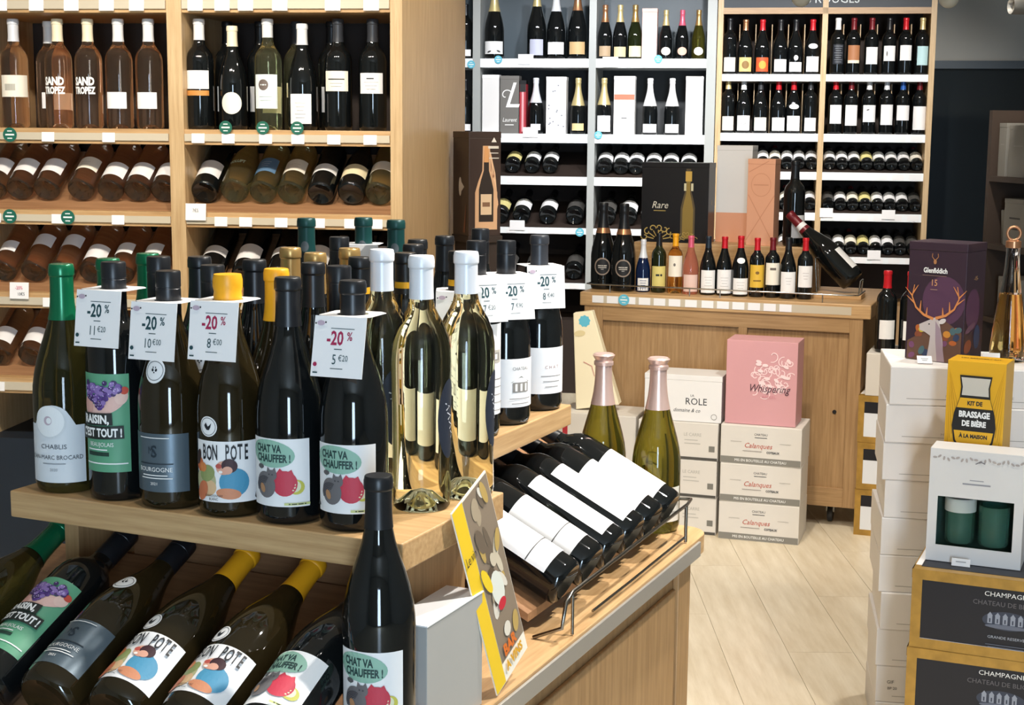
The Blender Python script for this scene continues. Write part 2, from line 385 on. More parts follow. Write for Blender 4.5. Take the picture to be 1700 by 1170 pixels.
def art_pote():
    zc = .057; a = []
    a += [('#b7b489', s_disc(-.026, zc-.012, .016, .019, 0, 22)), ('#d9b48a', s_disc(-.0215, zc-.020, .012, .010, 20, 18)), ('#8f9a62', s_disc(-.023, zc-.002, .012, .010, 30, 18))]
    a += [('#c8693c', s_disc(-.0345, zc+.008, .0065, .009, 10, 16)), ('#d4824a', s_disc(-.029, zc+.005, .006, .006, 0, 14)), ('#3a2a26', s_disc(-.0370, zc+.0165, .0045, .010, -15, 16))]
    a += [('#4b93b5', s_disc(.012, zc-.012, .0180, .0175, 0, 24)), ('#d08a66', s_disc(.005, zc-.026, .015, .0068, -6, 20)), ('#c9744f', s_disc(-.030, zc-.024, .008, .013, -20, 18))]
    a += [('#d9a18a', s_disc(.0000, zc+.006, .0095, .0085, 0, 18)), ('#b9544a', s_disc(-.006, zc+.008, .004, .003, 0, 12)), ('#3d2128', s_disc(.0065, zc+.0085, .0095, .0085, -20, 18)), ('#d9a18a', s_disc(.004, zc+.003, .006, .005, 0, 14)), ('#f2ece6', s_disc(-.004, zc+.001, .0025, .0018, 0, 10))]
    for i, (ch, dz) in enumerate(zip('BON POTE', (0, -.0008, .0002, 0, .0006, 0, .001, .0004))):
        if ch != ' ': a.append((INK, s_text(ch, -.0250 + i*.0073, zc+.0235+dz, .0260, .36, 0, .02)))
    a += [(INK, s_text('CHARDONNAY', -.013, zc-.0288, .0040, .8)), (INK, s_text('BLANC', -.013, zc-.0330, .0045, .8))]
    return a
def rooster(x, z, s):
    p = [(-.5,-.15),(-.2,-.5),(.2,-.5),(.45,-.1),(.62,.55),(.25,.15),(0,.0),(-.15,.3),(-.3,.55),(-.52,.3),(-.62,.12)]
    return s_poly([(x+a*s, z+b*s) for a, b in p])
def rabbit_face(x, z, s):
    return [(INK, s_disc(x-.28*s, z+.12*s, .17*s, .22*s, 15, 12)), (INK, s_disc(x+.28*s, z+.12*s, .17*s, .22*s, -15, 12)), (INK, s_disc(x, z-.22*s, .12*s, .10*s, 0, 10)), (INK, s_disc(x-.2*s, z+.5*s, .08*s, .14*s, 10, 10)), (INK, s_disc(x+.2*s, z+.5*s, .08*s, .14*s, -10, 10))]
def ring(m, x, z, r, w): return [(m, s_disc(x, z, r, r, 0, 26, inner=1-w/r))]
def art_raisin():
    zc = .102; a = []; rnd = random.Random(3)
    a += [('#e3b9ae', s_disc(.004, zc+.020, .026, .010, 22, 22)), ('#d9a59b', s_disc(-.022, zc+.020, .009, .013, 0, 16)), ('#e8c3b6', s_disc(.024, zc+.032, .008, .010, -20, 16)), ('#c9503f', s_disc(.0275, zc+.040, .0055, .005, 0, 12))]
    cs = ['#5a3d86', '#4a2f73', '#74549c', '#3f2a5e', '#8a6fae']
    for i in range(90):
        t = rnd.random(); x = -.024 + .046*rnd.random(); top = zc+.050
        zz = top - t*.034*(1-abs(x+.005)/.04)
        a.append((cs[i % 5], s_disc(x, zz, .0033, .0033, 0, 9), 5 + i % 5))
        if i % 2 == 0: a.append(('#c9b8de', s_disc(x-.0008, zz+.0010, .0008, .0008, 0, 6), 11))
    a += [('#1d2422', s_rect(-.0095, zc+.0035, .044, .0155, 2), 12), ('#1d2422', s_rect(-.0045, zc-.0135, .060, .0165, 2), 13)]
    a += [(WHT, s_text('RAISIN,', -.0095, zc+.0032, .0145, .78, 0, .04), 14), (WHT, s_text("C'EST TOUT !", -.0045, zc-.0138, .0145, .64, 0, .04), 14)]
    a += [(WHT, s_text('BEAUJOLAIS', -.004, zc-.0290, .0075, .85), 2), (WHT, s_rect(-.010, zc-.0355, .030, .0014), 2), ('#1d3a30', s_rect(-.009, zc-.0410, .032, .0050), 2), (WHT, s_rect(0, zc-.0530, .060, .0016), 2)]
    return a
def art_chablis():
    zc = .060; a = []
    a += [('#cfd3d6', s_disc(-.004, zc+.034, .0215, .0215, 0, 28)), ('#e4e6e7', s_disc(-.005, zc+.035, .0200, .0200, 0, 28)), ('#b9a9b4', s_disc(-.006, zc+.036, .0055, .0060, 0, 16)), ('#e4e6e7', s_disc(-.0045, zc+.036, .0035, .0040, 0, 12))]
    a += [('#4a5058', s_text('CHABLIS', 0, zc+.0020, .0085, 1.05)), ('#4a5058', s_text('JEAN-MARC BROCARD', .001, zc-.0120, .0078, .9)), ('#8a9098', s_rect(0, zc-.020, .030, .0012)), ('#8a9098', s_text('2020', 0, zc-.028, .0050))]
    return a
def art_bourgogne():
    zc = .058; d = '#23303a'
    return [(d, s_text('S', -.004, zc+.0150, .0210, .9, 0, .02)), (d, s_text('M', -.0085, zc+.0165, .0130, .7)), (WHT, s_text('BOURGOGNE', -.004, zc-.0070, .0078, .95)), (d, s_rect(-.003, zc+.0005, .046, .0014)), (WHT, s_rect(-.004, zc-.0140, .034, .0012)), (WHT, s_rect(-.002, zc-.0175, .042, .0012)), (WHT, s_text('2021', -.004, zc-.0245, .0050)), (WHT, s_rect(-.004, zc+.033, .040, .0010))]
mat('slate_label', srgb('#5a6872'), .35, metal=.35); mat('green_label', srgb('#5e9f7c'), .5, vary=.12, vscale=25)
CHAT = Sku('burgundy', 'black_glass', 'cap_black', [dict(z0=.023, z1=.105, w=.080, m='paper', art=art_chat())], seg=36)
POTE = Sku('burgundy', 'brown_glass', 'cap_yellow', [dict(z0=.020, z1=.095, w=.082, m='paper', art=art_pote()),
      dict(disc=(-.020, .1125, .0125, .0125), m='paper', art=ring('#8a8a8c', -.020, .1125, .0110, .0010) + [(INK, rooster(-.020, .1125, .0085))])], style='cap', zc=.228, seg=36)
POTEW = Sku('burgundy', 'brown_glass', 'cap_yellow', POTE.labels, style='wax', seg=36)
RAISIN = Sku('bordeaux', 'black_glass', 'cap_black', [dict(z0=.038, z1=.163, w=.068, m='green_label', art=art_raisin())], style='screw', seg=36)
BOURG = Sku('burgundy', 'brown_glass', 'cap_black', [dict(z0=.023, z1=.096, w=.080, m='slate_label', art=art_bourgogne()),
      dict(disc=(-.004, .173, .0135, .0150), m='paper', art=ring('#8a8a8c', -.004, .173, .0118, .0010) + rabbit_face(-.004, .173, .0085))], style='screw', seg=36)
CHAB = Sku('burgundy', 'chablis_glass', 'cap_green', [dict(z0=.015, z1=.090, w=.082, m='#d5d9dd', arch=.026, art=art_chablis())], zc=.222, seg=36)
OLIVE = Sku('champagne', 'olive_glass', 'cap_rosegold', [dict(z0=.022, z1=.085, w=.06, m='#e3ddd0', art=lines_text('#8a8478', 0, .07, .035, 4, .010))], style='crown', seg=36, zc=.222)
WHITE = Sku('tall_white', 'clear_wine', 'cap_silver', [dict(disc=(0, .115, .020, .050), m='#232a38', name='label', art=[('#c8ccd6', s_line([(-.008+.004*i, .135-.012*i), (.002+.004*i, .130-.012*i), (-.006+.004*i, .126-.012*i)], .0016)) for i in range(4)])], seg=40, zc=.262)
def plain(shape, glass, cap, m, z0=.03, z1=.11, w=.07, art=None, **kw): return Sku(shape, glass, cap, [dict(z0=z0, z1=z1, w=w, m=m, art=art)], **kw)
BARE = {c: Sku('burgundy', 'black_glass', c, [dict(z0=.023, z1=.10, w=.08, m='paper')], seg=24) for c in ('cap_black', 'cap_gold', 'cap_yellow')}
GREENB = Sku('burgundy', 'chablis_glass', 'cap_green', [dict(z0=.015, z1=.090, w=.082, m='#d5d9dd', arch=.026)], zc=.222)
SCREWB = Sku('bordeaux', 'black_glass', 'cap_black', [dict(z0=.04, z1=.14, w=.07, m='paper')], style='screw')
YTOP = Sku('burgundy', 'black_glass', 'cap_black', [dict(z0=.023, z1=.10, w=.08, m='paper')], neck=(.243, .252, '#d9a21c'))
def art_red(): return [('#b9b3a8', s_rect(0, .125, .030, .020)), ('#8d8a86', s_rect(0, .125, .022, .012)), ('#e9e6e0', s_rect(0, .125, .010, .008))] + lines_text('#8a8784', 0, .09, .045, 5, .012)
def art_house(): return [('#6d6a68', s_text('CHATEAU', 0, .092, .0075, .9)), ('#8f8b86', s_rect(0, .062, .030, .016)), ('#8f8b86', s_poly([(-.018,.070),(.018,.070),(0,.080)])), ('#efece8', s_rect(-.009, .062, .004, .012)), ('#efece8', s_rect(0, .062, .004, .012)), ('#efece8', s_rect(.009, .062, .004, .012))] + lines_text('#8a8784', 0, .044, .04, 2, .008)
REDTALL = plain('bordeaux', 'black_glass', 'cap_black', 'paper', .035, .175, .062, art_red(), style='screw', seg=32)
REDBURG = plain('burgundy', 'black_glass', 'cap_black', 'paper', .030, .108, .082, art_house(), style='screw', seg=32)
REDBURG2 = plain('burgundy', 'black_glass', 'cap_grey', 'paper', .030, .108, .082, [('#9a7470', s_text('C H A T', 0, .075, .0075))] + lines_text('#8a8784', 0, .06, .04, 3, .009), seg=32)
BLANKB = plain('bordeaux', 'black_glass', 'cap_black', 'paper', .030, .145, .078, seg=32)
BLANKN = plain('bordeaux', 'black_glass', 'cap_black', 'paper', .022, .165, .046, seg=32)
BLANKB2 = plain('bordeaux', 'black_glass', 'cap_black', 'paper', .030, .145, .078, [('#54524f', s_rect(0, .064, .076, .0018))], seg=32)
# ================================================================ the room
FR = Frame((1.100, 8.334), 9)      # back racks
FL = Frame((-.333, 4.1), 7)        # rose / white rack
FG = Frame((-.123, 1.666), 24.3)   # bottle island
FC = Frame((.267, 5.936), 20)      # back counter
FB = Frame((.77, 5.425), 18)       # cartons in front of the counter
FW = Frame((.912, 3.585), 9.5)     # white carton stack
FK = Frame((.895, 3.237), 23)      # gold cartons

def floor_mat():
    m = wood('floor_wood', '#cdbda0', '#e6dac2', 'Y', 5.0, .33, 6.0)
    return m
floor_mat()
fl = struct(empty('floor', Matrix()))
mat('floor_joint', srgb('#b8a888'), .6)
boxpart('subfloor', 'floor_joint', fl, (-3.0, 4.4, -3.6, 10.4, -.05, -.004))
pm = {}
k = 0; x = -2.99
# light oak planks laid along the aisle
FP = 0.19
vis = [(c, r_) for c in range(38) for r_ in range(10)]
for c, r_ in vis:
    x0 = -2.99 + c*FP; y0 = -3.6 + r_*1.4 + (c*.53) % 1.4 - 1.4; y1 = min(10.35, y0 + 1.4 - .0015); y0 = max(-3.58, y0)
    if y1 - y0 < .05 or x0 + FP > 4.4: continue
    L_ = round(y1-y0, 4)
    if L_ not in pm: pm[L_] = MB().box(0, FP-.0012, 0, L_, -.02, 0).mesh('plank', 'floor_wood')
    if .3 < x0 < 1.6 and 2.9 < y1 and y0 < 6: ob('plank', pm[L_], fl, Matrix.Translation((x0, y0, 0)))
    else: pm.setdefault('rest', []).append((x0, y0, L_))
mb = MB()
for x0, y0, L_ in pm['rest']: mb.box(x0, x0+FP-.0012, y0, y0+L_, -.02, 0)
o = ob('plank_field', mb.mesh('plank_field', 'floor_wood'), fl); o['kind'] = 'stuff'
mat('wall_paint', srgb('#b9b6ae'), .7, vary=.04, vscale=3); mat('ceiling_paint', srgb('#d8d5cf'), .8); mat('dark_wall', srgb('#3a3531'), .7)
struct(ob('ceiling', MB().box(-3.0, 4.4, -3.6, 10.4, 2.75, 2.85).mesh('ceiling', 'ceiling_paint')))
struct(ob('wall_left', MB().box(-3.1, -3.0, -3.6, 10.4, 0, 2.75).mesh('wall_left', 'wall_paint')))
struct(ob('wall_right', MB().box(4.4, 4.5, -3.6, 10.4, 0, 2.75).mesh('wall_right', 'wall_paint')))
o = struct(ob('wall_back', MB().box(-4.0, 3.6, .80, .90, 0, 2.75).mesh('wall_back', 'wall_paint'), None, FR.m))
wf = struct(empty('wall_front', Matrix()))
boxpart('wall_panel', 'wall_paint', wf, (-3.0, -.2, -3.6, -3.5, 0, 2.75)); boxpart('wall_panel', 'wall_paint', wf, (.9, 4.4, -3.6, -3.5, 0, 2.75)); boxpart('wall_panel', 'wall_paint', wf, (-.2, .9, -3.6, -3.5, 2.3, 2.75))
# dark glazed partition beside the red-wine rack
mat('dark_pane', srgb('#20262b'), .08, spec=.5); mat('dark_metal', srgb('#3d4246'), .4, metal=.4)
wn = struct(empty('window_1', FR.m))
for i in range(3):
    a = 1.17 + i*.62
    boxpart('pane', 'dark_pane', wn, (a+.02, a+.60, .70, .712, .05, 1.855))
    boxpart('mullion', 'dark_pane', wn, (a-.01, a+.02, .69, .72, 0, 1.855))
boxpart('window_frame', 'dark_metal', wn, (1.16, 3.1, .67, .74, 1.855, 1.90)); boxpart('sill', 'dark_metal', wn, (1.16, 3.1, .67, .74, 0, .05))

# ================================================================ bottle island in front
T = 1.029
gi = empty('display_island', FG.m); tag(gi, 'oak display island with raised tiers and sloping wine racks', 'display stand')
def rounded_board(name, x0, x1, y0, y1, z0, z1, m, parent, rad, corners=(0, 0, 1, 0)):
    pts = []
    for (cx, cy, a0), q in zip(((x0, y0, 180), (x1, y0, 270), (x1, y1, 0), (x0, y1, 90)), corners):
        if not q: pts.append((cx, cy)); continue
        ox = cx + (rad if cx == x0 else -rad); oy = cy + (rad if cy == y0 else -rad)
        pts += [(ox + rad*math.cos(R(a0 + i*15)), oy + rad*math.sin(R(a0 + i*15))) for i in range(7)]
    n = len(pts); mb = MB(); mb.v = [(a, b, z0) for a, b in pts] + [(a, b, z1) for a, b in pts]
    mb.f = [tuple(reversed(range(n))), tuple(range(n, 2*n))] + [(i, (i+1) % n, n+(i+1) % n, n+i) for i in range(n)]
    return ob(name, mb.mesh(name, m, bevel=.0015, bseg=1), parent)
boxpart('tier_shelf', 'oak_x', gi, (-.578, 0, 0, .277, .994, T), .002)
boxpart('tier_shelf', 'oak_y', gi, (-.46, -.158, .277, .90, .994, T), .002)
boxpart('end_panel', 'tan_z', gi, (-.085, -.05, .055, .265, .78, .994), .001)
boxpart('end_panel', 'tan_z', gi, (-.538, -.515, .055, .265, .78, .994), .001)
boxpart('core_panel', 'brown_x', gi, (-.50, -.09, .150, .170, .78, .994)); boxpart('core_panel', 'brown_x', gi, (-.325, -.305, .17, .98, .78, .994))
rounded_board('base_top', -.64, .032, -.26, 1.115, .745, .78, 'oak_y', gi, .045, (0, 0, 1, 0))
bs = boxpart('base_cabinet', 'tan_z', gi, (-.62, .004, -.24, 1.055, .09, .745), .003)
boxpart('side_panel', 'tan_z', bs, (.004, .012, -.20, .98, .13, .70), .002)
boxpart('stile', 'tan_z', bs, (.004, .016, .985, 1.052, .09, .745), .002)
boxpart('plinth', 'navy_base', bs, (-.58, -.03, -.2, 1.0, 0, .09))
boxpart('price_rail', 'rail_grey', gi, (.0325, .0375, -.22, 1.04, .748, .775), .001)
boxpart('corner_block', 'tan_x', gi, (-.035, .03, -.125, -.01, .78, .83), .002)
# sloping boards that carry the lying bottles
def slope(name, m, parent, axis, a0, a1, s0, z0, s1, z1, t=.012):
    def P(s, a, z): return (a, s, z) if axis == 'y' else (s, a, z)
    q = [P(s0, a0, z0-t), P(s0, a1, z0-t), P(s1, a1, z1-t), P(s1, a0, z1-t), P(s0, a0, z0), P(s0, a1, z0), P(s1, a1, z1), P(s1, a0, z1)]
    if axis == 'y': q = [q[i] for i in (0,1,2,3,4,5,6,7)]
    else: q = [q[i] for i in (1,0,3,2,5,4,7,6)]
    return ob(name, MB().hexa(q).mesh(name, m), parent)
slope('rack_board', 'brown_x', gi, 'y', -.63, -.05, -.225, .783, .14, .918)
slope('rack_board', 'brown_x', gi, 'x', .44, 1.05, -.035, .810, -.29, .938)
# wire rails
def wire(name, parent, pts, r=.0025, m='steel'): return ob(name, MB().tube(pts, r, 8).mesh(name, m, smooth=60), parent)
wire('wire_rail', gi, [(-.02,.425,.782),(.022,.43,.80),(.026,.435,.838),(.026,.46,.846),(.024,.75,.848),(.020,1.01,.848),(.012,1.055,.846),(-.012,1.065,.842),(-.022,1.045,.838)], .003)
wire('wire_rail', gi, [(.025,.462,.782),(.025,.462,.846)], .0025); wire('wire_rail', gi, [(.021,1.0,.782),(.021,1.0,.848)], .003)
wire('wire_rail', gi, [(.022,.55,.790),(.022,.72,.790),(.019,1.0,.790)], .0022)
wire('wire_rail', gi, [(-.63,-.235,.782),(-.63,-.242,.852),(-.62,-.245,.856),(-.400,-.245,.856),(-.390,-.242,.852),(-.390,-.238,.782)], .003)
for i in range(5): wire('wire_hook', gi, [(-.53+.1*i,.145,.955),(-.53+.1*i,.13,.985),(-.47+.1*i,.13,.985),(-.47+.1*i,.145,.955)], .0015)

# --- upright bottles on the raised tier
front = [(CHAB, -.523, .049, -8, 'olive glass bottle with green capsule and arched white label, standing upright'),
         (RAISIN, -.436, .045, -14, 'black bottle with green grape label, standing upright on the tier'),
         (BOURG, -.350, .042, -14, 'dark bottle with slate grey label and round rabbit sticker, standing upright'),
         (POTEW, -.262, .042, -1, 'upright bottle with yellow wax cap and two-friends cartoon label, wearing price card'),
         (CHAT, -.179, .046, -14, 'upright cartoon-cats label bottle without a price card, beside the yellow-capped ones'),
         (CHAT, -.093, .051, -12, 'upright cartoon-cats label bottle wearing a minus 20 percent price card')]
NK = {}
for i, (sk, x, y, sp, lb) in enumerate(front):
    put(sk, FG.at(x, y, T, 24.3+sp), lb)
for sk, x, y, sp, lb in [(WHITE, -.062, .164, 92, 'clear white-wine bottle with pearl capsule, second in the row of three on tier corner'),
                         (WHITE, -.041, .246, 100, 'clear white-wine bottle at the rear corner of the front tier'),
                         (WHITE, -.150, .222, 55, 'clear white-wine bottle with pearl capsule, farthest inside on the tier'),]:
    put(sk, FG.at(x, y, T, sp), lb)
for sk, x, y, sp, lb in [(REDTALL, -.197, .600, 75, 'tall dark red-wine bottle with long narrow white label on the rear tier'),
                         (REDBURG, -.198, .712, 62, 'dark red-wine bottle with château drawing on its label, rear tier'),
                         (REDBURG2, -.200, .850, 58, 'dark red-wine bottle at the far end of the rear tier')]:
    put(sk, FG.at(x, y, T, sp), lb)
back = [(GREENB, -.524, .142, 'green-capsuled bottle directly behind the arched-label bottle'), (GREENB, -.530, .234, 'green-capsuled bottle at the rear corner of the front tier'),
        (SCREWB, -.436, .136, 'black screw-capped bottle directly behind the upright grape-label bottle'), (BARE['cap_black'], -.438, .228, 'black-capsuled bottle in third row behind the upright grape-label bottle'),
        (BOURG, -.348, .132, 'grey-label bottle with rabbit sticker, second row of the tier'), (BARE['cap_black'], -.346, .224, 'black-capsuled bottle in third row behind the upright slate-label bottle'),
        (POTE, -.250, .130, 'upright bottle with long yellow capsule in the second row of the tier'), (BARE['cap_black'], -.255, .225, 'black-capsuled bottle in third row, behind the long yellow capsule'),
        (SCREWB, -.163, .137, 'black screw-capped bottle behind the upright cartoon-cats pair')]
for sk, x, y, lb in back: put(sk, FG.at(x, y, T, 10), lb)
mid = [(BARE['cap_gold'], -.415, .420, 'bottle with gold capsule nearest the rosé rack on the rear tier'), (BARE['cap_gold'], -.335, .360, 'bottle with gold capsule at the front of the rear tier'), (BARE['cap_gold'], -.335, .455, 'bottle with gold capsule behind another gold-capped bottle, rear tier'),
       (YTOP, -.245, .330, 'dark bottle with yellow neck ring, front of the rear tier'), (YTOP, -.225, .425, 'dark bottle with yellow neck ring behind the white-wine bottles'), (YTOP, -.172, .490, 'dark bottle with yellow neck ring beside the tall red-wine bottle'),
       (BARE['cap_black'], -.330, .660, 'black-capsuled bottle in the inner row of rear tier, near its middle'), (BARE['cap_black'], -.330, .755, 'black-capsuled bottle in the inner row of rear tier, second from the far end'), (BARE['cap_black'], -.290, .570, 'black-capsuled bottle standing just behind the yellow-ringed bottles'),
       (SCREWB, -.310, .850, 'black screw-capped bottle in the inner row at the far end of rear tier'), (SCREWB, -.415, .560, 'black screw-capped bottle beside the gold capsules on the rear tier')]
for sk, x, y, lb in mid: put(sk, FG.at(x, y, T, 40), lb)
# taller teal-topped bottles on their own stand behind the island
boxpart('tier_shelf', 'oak_x', gi, (-.73, -.47, .84, 1.02, 1.00, 1.022), .002); boxpart('tier_support', 'oak_z', gi, (-.61, -.59, .86, 1.0, .78, 1.00))
TEALB = Sku('burgundy', 'black_glass', 'cap_teal', [dict(z0=.023, z1=.10, w=.08, m='paper'), dict(disc=(0, .245, .007, .009), m='#4b555c')], k=1.06)
for x, y, lb in [(-.085, -.035, 'tall teal-topped bottle on the small rear tier, nearest the rosé rack'), (-.005, .035, 'tall teal-topped bottle in the middle of the small rear tier, carrying a card'), (.080, .005, 'tall teal-topped bottle on the small rear tier, nearest the wide wooden panel')]:
    put(TEALB, FG.at(-.60+x, .93+y, 1.022, 20), lb)
# single bottle at the corner, sparkling pair at the far end
put(CHAT, FG.at(.004, -.062, .83, 12), 'cartoon-cats bottle standing alone in front of the tier corner')
put(OLIVE, FG.at(-.165, 1.071, .78, 30), 'olive green sparkling bottle with rose-gold crown cap, nearer the rear tier')
put(OLIVE, FG.at(-.060, 1.071, .78, 50), 'olive green sparkling bottle with rose-gold crown cap, nearer the rounded base corner')
# --- lying bottles
ax = (FG.p(0, .262, .118) - FG.p(0, 0, 0))
for sk, x, lb, roll in [(CHAB, -.572, 'olive glass bottle with green capsule lying on the sloping rack', 0), (RAISIN, -.470, 'lying bottle with green grape label on the sloping rack', 6), (BOURG, -.373, 'lying bottle with slate grey label on the sloping rack', 4),
                  (POTE, -.275, 'lying yellow-capsuled cartoon-label bottle next to the slate-label bottle', 8), (POTE, -.178, 'lying yellow-capsuled cartoon-label bottle next to the lying cartoon-cats bottle', 6), (CHAT, -.083, 'lying cartoon-cats label bottle on the sloping rack', -4)]:
    r_ = PROF[sk.shape][0][6][0]; yy = -.190; zz = .802 + r_*1.09
    put(sk, lying(FG.p(x+.015, yy, zz), ax, roll=roll), lb)
ax = (FG.p(-.265, 0, .1335) - FG.p(0, 0, 0))
for i, (y, sk) in enumerate([(.515, BLANKB2), (.612, BLANKB2), (.708, BLANKN), (.802, BLANKN), (.895, BLANKB), (.986, BLANKB)]):
    put(sk, lying(FG.p(-.006, y, .838), ax, roll=-14), 'dark red-wine bottle lying on wire-railed rack, %s from the grey leaflet holder' % ORD[i])
# leaflet card and holder
lh = empty('leaflet_holder', FG.at(-.030, .022, .78)); tag(lh, 'silver grey leaflet box on the base, against the end panel', 'leaflet box')
boxpart('body', 'silver_board', lh, (0, .050, 0, .15, 0, .146), .001); boxpart('lid', 'paper', lh, (-.001, .051, -.001, .151, .1462, .148))
lc = empty('leaflet_card', FG.m @ Matrix.Translation((.0290, .246, .800)) @ Matrix.Rotation(R(90), 4, 'Z') @ Matrix.Rotation(R(-20), 4, 'Y') @ Matrix.Rotation(R(-4), 4, 'X'))
tag(lc, 'tall tilted leaflet with yellow edge and a photograph of a glass of wine', 'leaflet')
boxpart('card', 'paper_warm', lc, (-.05, .05, 0, .002, 0, .275))
rnd = random.Random(5); A = [('#e8c22a', s_rect(-.036, .1375, .028, .273)), ('#8a7a68', s_rect(.014, .15, .070, .245))]
for i in range(26): A.append((rnd.choice(['#a89880', '#6d5f50', '#c9bda6', '#5a4c3e', '#b79a5a', '#d9d2c4']), s_disc(.014+rnd.uniform(-.024, .024), .15+rnd.uniform(-.10, .11), rnd.uniform(.004, .010), rnd.uniform(.010, .026), rnd.uniform(-30, 30), 12)))
A += [('#d9dcd2', s_disc(.010, .125, .016, .026, 8, 18)), ('#c22b3a', s_disc(.012, .100, .011, .008, 0, 14)), ('#e6c62c', s_disc(-.012, .150, .008, .022, 20, 14)), (INK, s_text('Le vin', -.034, .20, .020, .6)), ('#d8702a', s_text('BAR', .006, .040, .022, .9, 0, .05)), ('#d8a12a', s_text('A VINS', .010, .018, .018, .9, 0, .05))]
flat_print(lc, A, Matrix())
# --- price cards hung on the necks
def neck_card(fr, x, y, z, yaw, hole, price, cents, ink, label, tilt=9, w=.066, h=.070, dot=None):
    e = empty('neck_price_card', fr.at(x, y, z, yaw)); tag(e, label, 'price card')
    mb = MB(); n = 20; d0, d1 = -.030, .030; t = .0006
    sq = []
    for j in range(n):
        a = 2*math.pi*j/n; c, s = math.cos(a), math.sin(a); q = 1/max(abs(c), abs(s)); sq.append((c*q*w/2, s*q*(d1-d0)/2))
    ci = [(hole*math.cos(2*math.pi*j/n), hole*math.sin(2*math.pi*j/n)) for j in range(n)]
    for zz in (0, t): mb.v += [(a, b, zz) for a, b in sq] + [(a, b, zz) for a, b in ci]
    for j in range(n):
        k = (j+1) % n
        mb.f += [(2*n+j, 2*n+k, 3*n+k, 3*n+j), (k, j, n+j, n+k), (j, k, 2*n+k, 2*n+j), (n+k, n+j, 3*n+j, 3*n+k)]
    ob('top_flap', mb.mesh('top_flap', 'tag_white'), e)
    fm = Matrix.Translation((0, d0, 0)) @ Matrix.Rotation(R(-tilt), 4, 'X')
    fc = ob('front_flap', MB().box(-w/2, w/2, -t, 0, -h, t).mesh('front_flap', 'tag_white'), e, fm)
    A = [(ink, s_text('-20', -.005, -.0255, .0225, .72, 0, .025)), (ink, s_text('%', .0135, -.0225, .0140, .75, 0, .015)), (TEAL, s_rect(.004, -.0135, .030, .0008)), (TEAL, s_rect(0, -.0375, .010, .0010))]
    if price: A += [(TEAL, s_text(price, -.004 - .002*(len(price)-1), -.0500, .0165, .72)), (TEAL, s_text(cents, .0075, -.0480, .0100, .75))]
    A += [(TEAL, s_rect(0, -.0600, .016, .0008)), ('#b9a6b6', s_disc(-.024, -.0080, .0050, .0030, 0, 12)), (INK, s_disc(-.0305, -.0085, .0011, .0011, 0, 8)), (INK, s_disc(-.0178, -.0070, .0011, .0011, 0, 8))]
    A += [(dot or TEAL, s_disc(-.0275, -.0560, .0026, .0026, 0, 10)), (TEAL, s_rect(-.0265, -.0655, .006, .0016))]
    if price: flat_print(fc, A, Matrix.Translation((0, -t, 0)))
    return e
MAG = '#a3264f'
neck_card(FG, -.436, .045, T+.266, 3, .0175, '11', '€20', TEAL, 'minus 20 percent neck card priced 11 euros on the grape-label bottle', 8)
neck_card(FG, -.350, .042, T+.256, 3, .0175, '10', '€00', TEAL, 'minus 20 percent neck card priced 10 euros on the rabbit-sticker bottle', 8)
neck_card(FG, -.262, .042, T+.262, 4, .0190, '8', '€00', MAG, 'minus 20 percent neck card priced 8 euros on the yellow wax bottle', 8)
neck_card(FG, -.093, .051, T+.253, 4, .0190, '5', '€20', MAG, 'minus 20 percent neck card priced 5 euros on the cartoon-cats bottle', 12, dot=MAG)
neck_card(FG, -.172, .490, T+.236, 26, .0195, '9', '€60', TEAL, 'white neck card on the yellow-ringed bottle beside the tall red-wine bottle', 6)
neck_card(FG, -.197, .600, T+.248, 50, .0180, '7', '€20', TEAL, 'minus 20 percent neck card on the tall narrow-label red-wine bottle', 12)
neck_card(FG, -.198, .712, T+.240, 46, .0180, '7', '€90', TEAL, 'minus 20 percent neck card on the château-label red-wine bottle', 10)
neck_card(FG, -.200, .850, T+.243, 44, .0190, '8', '€40', TEAL, 'minus 20 percent neck card on the far-end red-wine bottle', 6)
neck_card(FG, -.605, .965, 1.022+.262, 18, .0190, None, '', TEAL, 'white neck card on the middle teal-topped bottle', 4)
# ================================================================ shelving
def price_tag_art(parent, mtx, w, h, seed=0):
    flat_print(parent, [('#9a9a9c', s_rect(0, h*.15, w*.5, h*.09)), ('#9a9a9c', s_rect(0, -h*.15, w*.35, h*.09))], mtx)
_tm = {}
def tag_on(parent, x, y, z, w=.034, h=.022, tilt=0, m='tag_white', name='price_tag'):
    k = (round(w, 4), round(h, 4), m)
    if k not in _tm: _tm[k] = MB().box(-w/2, w/2, -.0012, 0, -h/2, h/2).mesh(name, m)
    return ob(name, _tm[k], parent, Matrix.Translation((x, y, z)) @ Matrix.Rotation(R(tilt), 4, 'X'))
def round_tag(parent, x, y, z, r, m, name='round_sticker'):
    k = ('r', round(r, 4), m)
    if k not in _tm:
        mb = MB().lathe([(0, 0), (r, 0), (r, .001), (0, .001)], 20); mb.v = [(a, -c, b) for a, b, c in mb.v]
        _tm[k] = mb.mesh(name, m, smooth=40)
    o = ob(name, _tm[k], parent, Matrix.Translation((x, y, z)))
    if ('b', k) not in _tm: _tm[('b', k)] = print_meshes([('badge_white', s_rect(0, 0, r*1.3, r*.22)), ('badge_white', s_rect(0, r*.5, r*.7, r*.14)), ('badge_white', s_rect(0, -r*.5, r*.7, r*.14))], lambda a, b, q: (a, -q-.0012, b))
    for me in _tm[('b', k)]: ob('print', me, o)
    return o
mat('badge_green', srgb('#17604f'), .5); mat('badge_cyan', srgb('#5fb7cf'), .5)
mat('badge_white', srgb('#e9efec'), .5)

